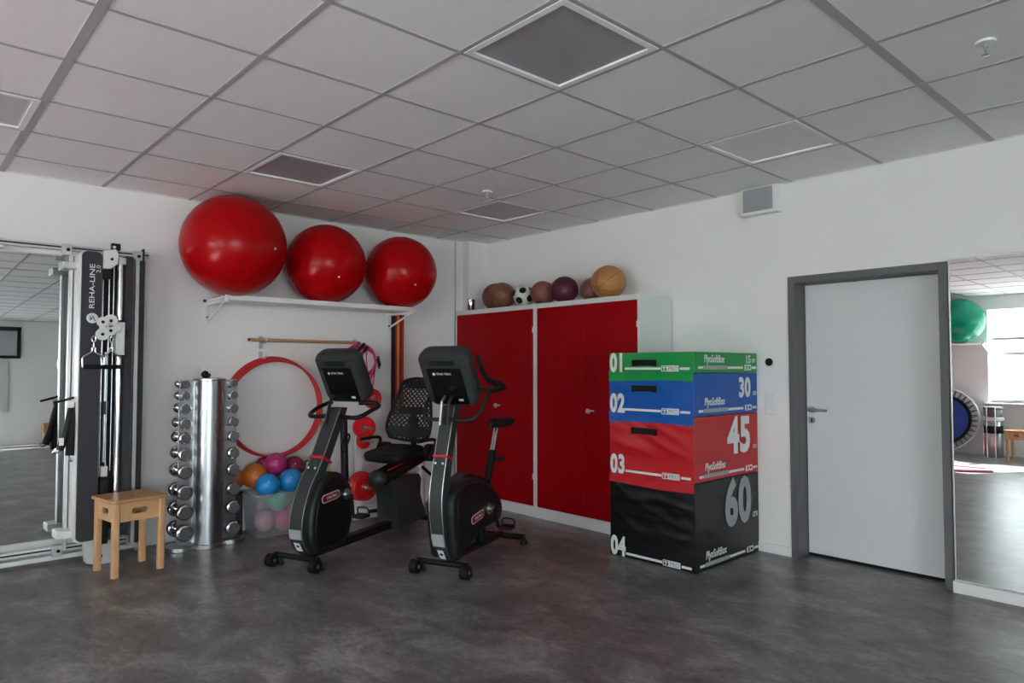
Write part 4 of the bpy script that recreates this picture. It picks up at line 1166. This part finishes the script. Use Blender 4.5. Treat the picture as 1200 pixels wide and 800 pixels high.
# ---- upright bike
TH2 = math.radians(24.5)
b2 = thing('upright_bike', 'dark grey upright exercise bike with saddle beside the red cabinet', 'exercise bike', (-2.16, -2.18, 0), TH2, 'exercise bikes')
stabilizer(b2, 0.0)
curve2 = [(0.055, 0.065), (-0.045, 0.20), (-0.085, 0.35), (-0.100, 0.526), (-0.050, 0.75), (0.040, 1.03), (0.075, 1.13)]
fc = mast(b2, curve2, 0.098, 0.77)
front_marks(b2, fc, 0.098)
rb = MB().box((0, 0, 0), (0.105, 0.106, 0.020)).build('red_band', 'red_plastic', b2, bevel=0.004)
rb.location = (0.000, 0, 0.785); rb.rotation_euler = (0, math.radians(16), 0)
for s in (-1, 1): MB().cyl((-0.052, s * 0.028, 0.750), (-0.056, s * 0.028, 0.752), 0.008, seg=12).build('bolt', 'white_plastic', b2)
housing(b2, [(0.02, 0.10), (-0.03, 0.30), (-0.04, 0.50), (0.06, 0.60), (0.26, 0.615), (0.46, 0.565), (0.66, 0.46), (0.76, 0.34), (0.72, 0.24), (0.55, 0.225), (0.40, 0.215), (0.20, 0.15)], 0.105, (0.31, 0.335), (0.49, 0.36), 0.12)
crank_arm(b2, (0.49, 0.36), 0.105, math.radians(-62))
MB().tube([(0.08, 0, 0.085), (0.55, 0, 0.075), (0.96, 0, 0.062)], 0.030, 12).build('base_beam', 'bike_black', b2)
MB().tube([(0.60, 0, 0.08), (0.58, 0, 0.30)], 0.040, 12).build('rear_strut', 'bike_black', b2)
stabilizer(b2, 0.96, False, 0.20)
q = MB(); q.prism([(0.05, 0.585), (0.30, 0.640), (0.60, 0.56), (0.70, 0.46), (0.62, 0.44), (0.30, 0.55)], -0.06, 0.06, sidem())
q.build('top_shroud', 'bike_black', b2, bevel=0.015, seg=3)
MB().tube([(0.655, 0, 0.43), (0.800, 0, 0.74)], 0.029, 14).build('seat_sleeve', 'bike_black', b2)
MB().tube([(0.795, 0, 0.73), (0.885, 0, 0.925)], 0.022, 14).build('seat_post', 'chrome', b2)
MB().tube([(0.79, -0.02, 0.68), (0.83, -0.055, 0.68)], 0.016, 10).build('seat_knob', 'rubber_black', b2)
MB().tube([(0.79, -0.05, 0.68), (0.83, -0.065, 0.68)], 0.022, 10).build('seat_knob', 'rubber_black', b2)
# saddle
q = MB()
prof = [(-0.15, 0.022, 0.0), (-0.10, 0.030, 0.004), (-0.03, 0.055, 0.0), (0.04, 0.100, -0.004), (0.09, 0.118, 0.002), (0.13, 0.105, 0.008)]
vs = []; fs = []; ns = 16
for (u, w, dz) in prof:
    for k in range(ns):
        a = 2 * PI * k / ns
        hh = 0.028 if math.sin(a) > 0 else 0.045
        vs.append((u, w * math.copysign(abs(math.cos(a)) ** 0.8, math.cos(a)), dz + hh * math.sin(a)))
for i in range(len(prof) - 1):
    for k in range(ns):
        l = (k + 1) % ns; fs.append((i * ns + k, i * ns + l, (i + 1) * ns + l, (i + 1) * ns + k))
fs += [tuple(range(ns)), tuple(range((len(prof) - 1) * ns, len(prof) * ns))]
sd = q.add(vs, fs).build('saddle', 'rubber_black', b2)
sd.location = (0.895, 0, 0.958)
ms = sd.modifiers.new('soft', 'SUBSURF'); ms.levels = 1; ms.render_levels = 1
body2, M2 = console(b2, 0.045, 1.300, math.radians(31))
# neck struts in front of the console
for v0, m in ((0.020, 'brushed'), (-0.035, 'bike_dark')):
    MB().tube([(-0.005, v0, 1.0), (0.02, v0, 1.16), (0.06, v0, 1.19)], 0.011, 8).build('neck_strut', m, b2)
# handlebars
hb = MB()
for s, wv in ((-1, 0.255), (1, 0.195)):
    hb.tube(smooth_path([(0.05, 0, 1.035), (0.045, s * 0.17, 1.035), (0.05, s * (wv - 0.03), 1.06), (0.10, s * (wv - 0.005), 1.13), (0.20, s * wv, 1.235)], 5), 0.0135, 10)
    hb.tube([(0.12, s * 0.18, 1.24), (0.22, s * wv, 1.245)], 0.010, 8)
hb.build('handlebar', 'bike_dark', b2)
for s, wv in ((-1, 0.255), (1, 0.195)):
    MB().tube(smooth_path([(0.15, s * wv, 1.225), (0.36, s * wv, 1.245), (0.42, s * wv, 1.255), (0.36, s * wv, 1.275), (0.20, s * wv, 1.300), (0.10, s * (wv - 0.005), 1.365), (0.030, s * (wv - 0.01), 1.470)], 5), [0.016] * 3 + [0.026] * 8 + [0.022] * 10 + [0.017] * 10, 12).build('grip', 'rubber_black', b2)

# ---- recumbent bike
TH1 = math.radians(23.5)
b1 = thing('recumbent_bike', 'black recumbent exercise bike with mesh backrest seat', 'exercise bike', (-2.82, -1.38, 0), TH1, 'exercise bikes')
stabilizer(b1, 0.0)
curve1 = [(0.10, 0.065), (0.010, 0.16), (-0.015, 0.27), (0.005, 0.40), (0.075, 0.56), (0.175, 0.70), (0.345, 1.0), (0.395, 1.09)]
fc = mast(b1, curve1, 0.115, 0.70)
front_marks(b1, fc, 0.115)
rb = MB().box((0, 0, 0), (0.120, 0.123, 0.020)).build('red_band', 'red_plastic', b1, bevel=0.004)
rb.location = (0.243, 0, 0.722); rb.rotation_euler = (0, math.radians(28), 0)
for s in (-1, 1): MB().cyl((0.150, s * 0.03, 0.672), (0.145, s * 0.03, 0.675), 0.008, seg=12).build('bolt', 'white_plastic', b1)
housing(b1, [(0.10, 0.075), (0.03, 0.20), (0.05, 0.42), (0.13, 0.57), (0.25, 0.635), (0.38, 0.60), (0.47, 0.50), (0.50, 0.38), (0.48, 0.22), (0.42, 0.11), (0.28, 0.075)], 0.105, (0.225, 0.465), (0.40, 0.455), 0.10)
crank_arm(b1, (0.40, 0.455), 0.105, math.radians(-80))
MB().bb(0.15, 1.62, -0.045, 0.045, 0.045, 0.105).build('base_beam', 'bike_black', b1, bevel=0.01)
stabilizer(b1, 1.56, False, 0.22)
MB().prism(sp2([(1.02, 0.46), (1.08, 0.30), (1.10, 0.10), (1.12, 0.06), (1.52, 0.06), (1.54, 0.12), (1.46, 0.28), (1.44, 0.46), (1.02, 0.46)], 3)[:-1], -0.10, 0.10, sidem()).build('pedestal', 'bike_grey', b1, bevel=0.03, seg=3)
# sloping seat rail with rounded front cap
MB().prism([(0.96, 0.42), (0.98, 0.53), (1.66, 0.66), (1.66, 0.56)], -0.075, 0.075, sidem()).build('seat_rail', 'bike_black', b1, bevel=0.02, seg=3)
MB().sphere((0.955, 0, 0.478), 0.078, 24, 16, (0.95, 1.0, 0.95)).build('rail_cap', 'bike_grey', b1)
MB().tube([(0.99, -0.079, 0.545), (1.50, -0.079, 0.632)], 0.008, 8).build('rail_scale', 'red_plastic', b1)
# seat pad, back
q = MB(); q.prism(rrect(0.44, 0.40, 0.09, 6), 0, 0.075, Matrix.Translation((1.20, 0, 0.625)) @ Matrix.Rotation(math.radians(-6), 4, 'Y'))
q.build('seat_pad', 'rubber_black', b1, bevel=0.028, seg=3)
MB().bb(1.08, 1.34, -0.11, 0.11, 0.585, 0.625).build('seat_carrier', 'bike_dark', b1, bevel=0.006)
tl = math.radians(14)
MBk = frame((1.435, 0, 0.745), (0, -1, 0), (math.sin(tl), 0, math.cos(tl)))
outl = sp2([(-0.19, 0.02), (-0.225, 0.10), (-0.215, 0.22), (-0.165, 0.42), (-0.13, 0.53), (0, 0.565), (0.13, 0.53), (0.165, 0.42), (0.215, 0.22), (0.225, 0.10), (0.19, 0.02), (0, 0.0), (-0.19, 0.02)], 4)[:-1]
def curved(poly, z0, z1, nm, m):
    q = MB(); n = len(poly)
    f = lambda x, y: 0.10 * (x / 0.22) ** 2 * 0.5
    cx = sum(p[0] for p in poly) / n; cy = sum(p[1] for p in poly) / n
    rings = [1.0, 0.66, 0.33]
    vs = []; fs = []
    for side, z in ((0, z0), (1, z1)):
        for k in rings:
            for (x, y) in poly:
                X, Y = cx + (x - cx) * k, cy + (y - cy) * k
                vs.append((X, Y, z + f(X, Y)))
        vs.append((cx, cy, z + f(cx, cy)))
    s = 3 * n + 1
    for b in (0, s):
        for k in range(2):
            for i in range(n):
                j = (i + 1) % n; fs.append((b + k * n + i, b + k * n + j, b + (k + 1) * n + j, b + (k + 1) * n + i))
        for i in range(n): fs.append((b + 2 * n + i, b + 2 * n + (i + 1) % n, b + 3 * n))
    for i in range(n):
        j = (i + 1) % n; fs.append((i, j, s + j, s + i))
    return q.add(vs, fs).build(nm, m, b1, M=MBk)
curved(outl, 0.0, 0.003, 'backrest_net', 'seat_net')
q = MB(); fz = lambda x: 0.05 * (x / 0.22) ** 2
q.tube([(x, y, fz(x)) for x, y in outl], 0.014, 8, True); q.build('backrest_frame', 'rubber_black', b1, M=MBk)
for poly, nm in (([(-0.05, 0.02), (0.05, 0.02), (0.035, 0.29), (-0.035, 0.29)], 'lumbar_spine'), ([(-0.15, 0.24), (0.15, 0.24), (0.14, 0.30), (-0.14, 0.30)], 'back_band'), ([(-0.20, 0.03), (0.20, 0.03), (0.215, 0.12), (-0.215, 0.12)], 'lower_pad'), ([(-0.135, 0.47), (0.135, 0.47), (0.10, 0.55), (-0.10, 0.55)], 'upper_pad')):
    q = MB(); n = len(poly)
    xs_ = []
    (xa, ya), (xb, yb), (xc, yc), (xd, yd) = poly
    vs = []; fs = []
    for zoff in (-0.012, -0.003):
        for i in range(9):
            k = i / 8
            x0_, x1_ = xa + (xb - xa) * k, xd + (xc - xd) * k
            vs += [(x0_, ya, fz(x0_) + zoff), (x1_, yd, fz(x1_) + zoff)]
    for i in range(8):
        a = 2 * i
        fs += [(a, a + 2, a + 3, a + 1), (18 + a, 18 + a + 1, 18 + a + 3, 18 + a + 2), (a, 18 + a, 18 + a + 2, a + 2), (a + 1, a + 3, 18 + a + 3, 18 + a + 1)]
    fs += [(0, 1, 19, 18), (16, 34, 35, 17)]
    q.add(vs, fs).build(nm, 'mesh_black', b1, M=MBk)
MB().tube([(1.40, 0, 0.62), (1.50, 0, 0.70), (1.54, 0, 0.95)], 0.028, 10).build('back_post', 'bike_black', b1)
for s in (-1, 1):
    q = MB(); q.tube(smooth_path([(1.44, s * 0.10, 0.60), (1.36, s * 0.24, 0.60), (1.33, s * 0.275, 0.64), (1.40, s * 0.285, 0.74), (1.34, s * 0.285, 0.775), (1.12, s * 0.285, 0.775)], 5), 0.015, 10)
    q.build('side_handle', 'rubber_black', b1)
    MB().cyl((1.40, s * 0.20, 0.655), (1.40, s * 0.25, 0.655), 0.075, seg=24).build('seat_knob', 'rubber_black', b1)
MB().tube([(1.45, -0.12, 0.52), (1.70, -0.22, 0.30)], 0.014, 8).build('adjust_lever', 'bike_black', b1)
console(b1, 0.455, 1.300, math.radians(29))
MB().tube([(0.31, 0.015, 0.97), (0.375, 0.015, 1.16), (0.41, 0.015, 1.18)], 0.012, 8).build('neck_strut', 'bike_dark', b1)
hb = MB()
for s in (-1, 1):
    hb.tube(smooth_path([(0.40, 0, 1.03), (0.38, s * 0.17, 1.02), (0.40, s * 0.235, 1.03), (0.50, s * 0.26, 1.07), (0.60, s * 0.255, 1.10), (0.60, s * 0.20, 1.12), (0.52, s * 0.13, 1.12)], 5), 0.0165, 10)
hb.build('handlebar', 'bike_black', b1)
# water bottle cage behind the mast
MB().tube(smooth_path([(0.48, -0.05, 0.80), (0.50, -0.06, 0.86), (0.52, -0.03, 0.88), (0.52, 0.03, 0.80), (0.50, 0.0, 0.74)], 4), 0.008, 8).build('bottle_cage', 'bike_black', b1)

# ------------------------------------------------------------------ things by the window wall (seen in the mirror beside the door)
gs = thing('wall_shelf', 'white wall shelf under the green ball, seen in the right mirror', 'shelf', (XW, -2.0, 1.93))
MB().bb(0.004, 0.46, -0.72, 1.1, -0.022, 0).build('board', 'white_metal', gs, bevel=0.004)
for y in (-0.68, 0.2, 1.06):
    q = MB(); q.bb(0.004, 0.44, y - 0.012, y + 0.012, -0.046, -0.024); q.bb(0, 0.012, y - 0.014, y + 0.014, -0.19, -0.02); q.tube([(0.40, y, -0.04), (0.01, y, -0.165)], 0.01, 8)
    q.build('bracket', 'white_metal', gs)
gym_ball('large green exercise ball on the shelf seen in the right mirror', (XW + 0.41, -2.345, 1.93), 0.385, 'green_ball', None)
tr = thing('mini_trampoline', 'round blue mini trampoline leaning on the wall, seen in the mirror', 'trampoline', (XW + 0.30, -2.02, 0.0))
TM = frame((0, 0, 0.585), (0, 1, 0), (-math.sin(0.30), 0, math.cos(0.30)))
MB().tube([(0.56 * math.cos(a), 0.56 * math.sin(a), 0) for a in [2 * PI * k / 64 for k in range(64)]], 0.020, 8, True).build('frame_ring', 'light_grey', tr, M=TM)
MB().lathe([(0.40, -0.004), (0.401, 0.0), (0.40, 0.004)], 48).build('jump_mat', 'tramp_blue', tr, M=TM)
MB().lathe([(0.45, -0.003), (0.455, 0.0), (0.45, 0.003)], 48).build('mat_border', 'rubber_black', tr, M=TM)
for k in range(36):
    a = 2 * PI * k / 36
    MB().tube([(0.43 * math.cos(a - 0.05), 0.43 * math.sin(a - 0.05), 0.006), (0.555 * math.cos(a), 0.555 * math.sin(a), 0.024), (0.43 * math.cos(a + 0.05), 0.43 * math.sin(a + 0.05), 0.006)], 0.010, 6).build('rubber_cord', 'rubber_black', tr, M=TM)
for k in range(3):
    a = -PI / 2 + 2 * PI * k / 3 + 0.5
    MB().cyl((0.56 * math.cos(a), 0.56 * math.sin(a), -0.01), (0.56 * math.cos(a), 0.56 * math.sin(a), -0.13), 0.014, seg=12).build('leg', 'light_grey', tr, M=TM)
bn = thing('steel_bin', 'tall steel cylinder bin with black band beside the trampoline in the mirror', 'bin', (XW + 0.32, -2.79, 0))
MB().lathe([(0.13, 0), (0.135, 0.01), (0.135, 0.60), (0.13, 0.61)], 36).build('body', 'brushed', bn)
MB().lathe([(0.137, 0.40), (0.139, 0.405), (0.139, 0.52), (0.137, 0.525)], 36).build('band', 'rubber_black', bn)
MB().lathe([(0.145, 0.61), (0.15, 0.62), (0.15, 0.66), (0.14, 0.67)], 36).build('lid', 'white_metal', bn)
MB().lathe([(0.125, 0.67), (0.125, 0.80), (0.14, 0.81), (0.14, 0.84), (0.02, 0.85)], 36).build('top_drum', 'dumbbell_grey', bn)
for a in (0.5, 1.3, -0.4): MB().cyl((0.14 * math.cos(a), 0.14 * math.sin(a), 0.0), (0.14 * math.cos(a), 0.14 * math.sin(a), 0.84), 0.012, seg=10).build('rod', 'chrome', bn)
stool('wooden stool under the window, seen in the right mirror', (XW + 0.62, -3.22, 0), math.radians(2), 0.49)
mt = thing('gym_mat', 'pink gym mat lying on the sunlit floor in the right mirror', 'mat', (-6.65, -3.32, 0), math.atan2(0.76, 0.65))
MB().prism(rrect(0.95, 1.85, 0.03, 4, 0.475, 0.925), 0, 0.035).build('pad', 'mat_pink', mt, bevel=0.006)
MB().prism(rrect(0.93, 1.83, 0.03, 4, 0.475, 0.925), 0.034, 0.038).build('top_sheet', 'mat_pink', mt, bevel=0.002)

# things on the wall behind the camera (seen in the left mirror)
ps = thing('projection_screen', 'black-framed projection screen on the far wall in the left mirror', 'projection screen', (-4.0, YB + 0.002, 1.98))
MB().bb(-1.25, 1.25, 0.03, 0.045, 0, 0.55).build('cloth', 'screen_cloth', ps)
q = MB(); q.bb(-1.32, 1.32, 0.025, 0.055, -0.06, 0.0); q.bb(-1.32, 1.32, 0.02, 0.09, 0.55, 0.64); q.bb(-1.32, -1.25, 0.025, 0.055, 0, 0.55); q.bb(1.25, 1.32, 0.025, 0.055, 0, 0.55)
q.build('border', 'bike_black', ps)
for x in (-1.1, 1.1): MB().bb(x - 0.03, x + 0.03, 0, 0.03, 0.56, 0.62).build('wall_bracket', 'bike_dark', ps)
wb = thing('wall_panel', 'pale wall panel under the projection screen in the left mirror', 'wall panel', (-4.1, YB, 0.75))
MB().bb(-1.2, 1.2, 0, 0.025, 0, 1.1).build('panel', 'light_grey', wb)
q = MB(); q.bb(-1.215, -1.2, 0, 0.03, -0.01, 1.11); q.bb(1.2, 1.215, 0, 0.03, -0.01, 1.11); q.bb(-1.2, 1.2, 0, 0.03, 1.1, 1.11); q.bb(-1.2, 1.2, 0, 0.03, -0.01, 0)
q.build('panel_frame', 'aluminium', wb)
bq = thing('wooden_bench', 'low wooden bench by the far wall in the left mirror', 'bench', (-1.6, YB + 0.25, 0))
MB().bb(-0.68, 0.68, -0.17, 0.17, 0.42, 0.46).build('seat', 'wood_top', bq, bevel=0.006)
for x in (-0.62, 0.62): MB().bb(x - 0.05, x + 0.05, -0.15, 0.15, 0, 0.42).build('leg', 'wood_top', bq, bevel=0.004)
MB().bb(-0.57, 0.57, -0.015, 0.015, 0.32, 0.42).build('rail', 'wood_top', bq)
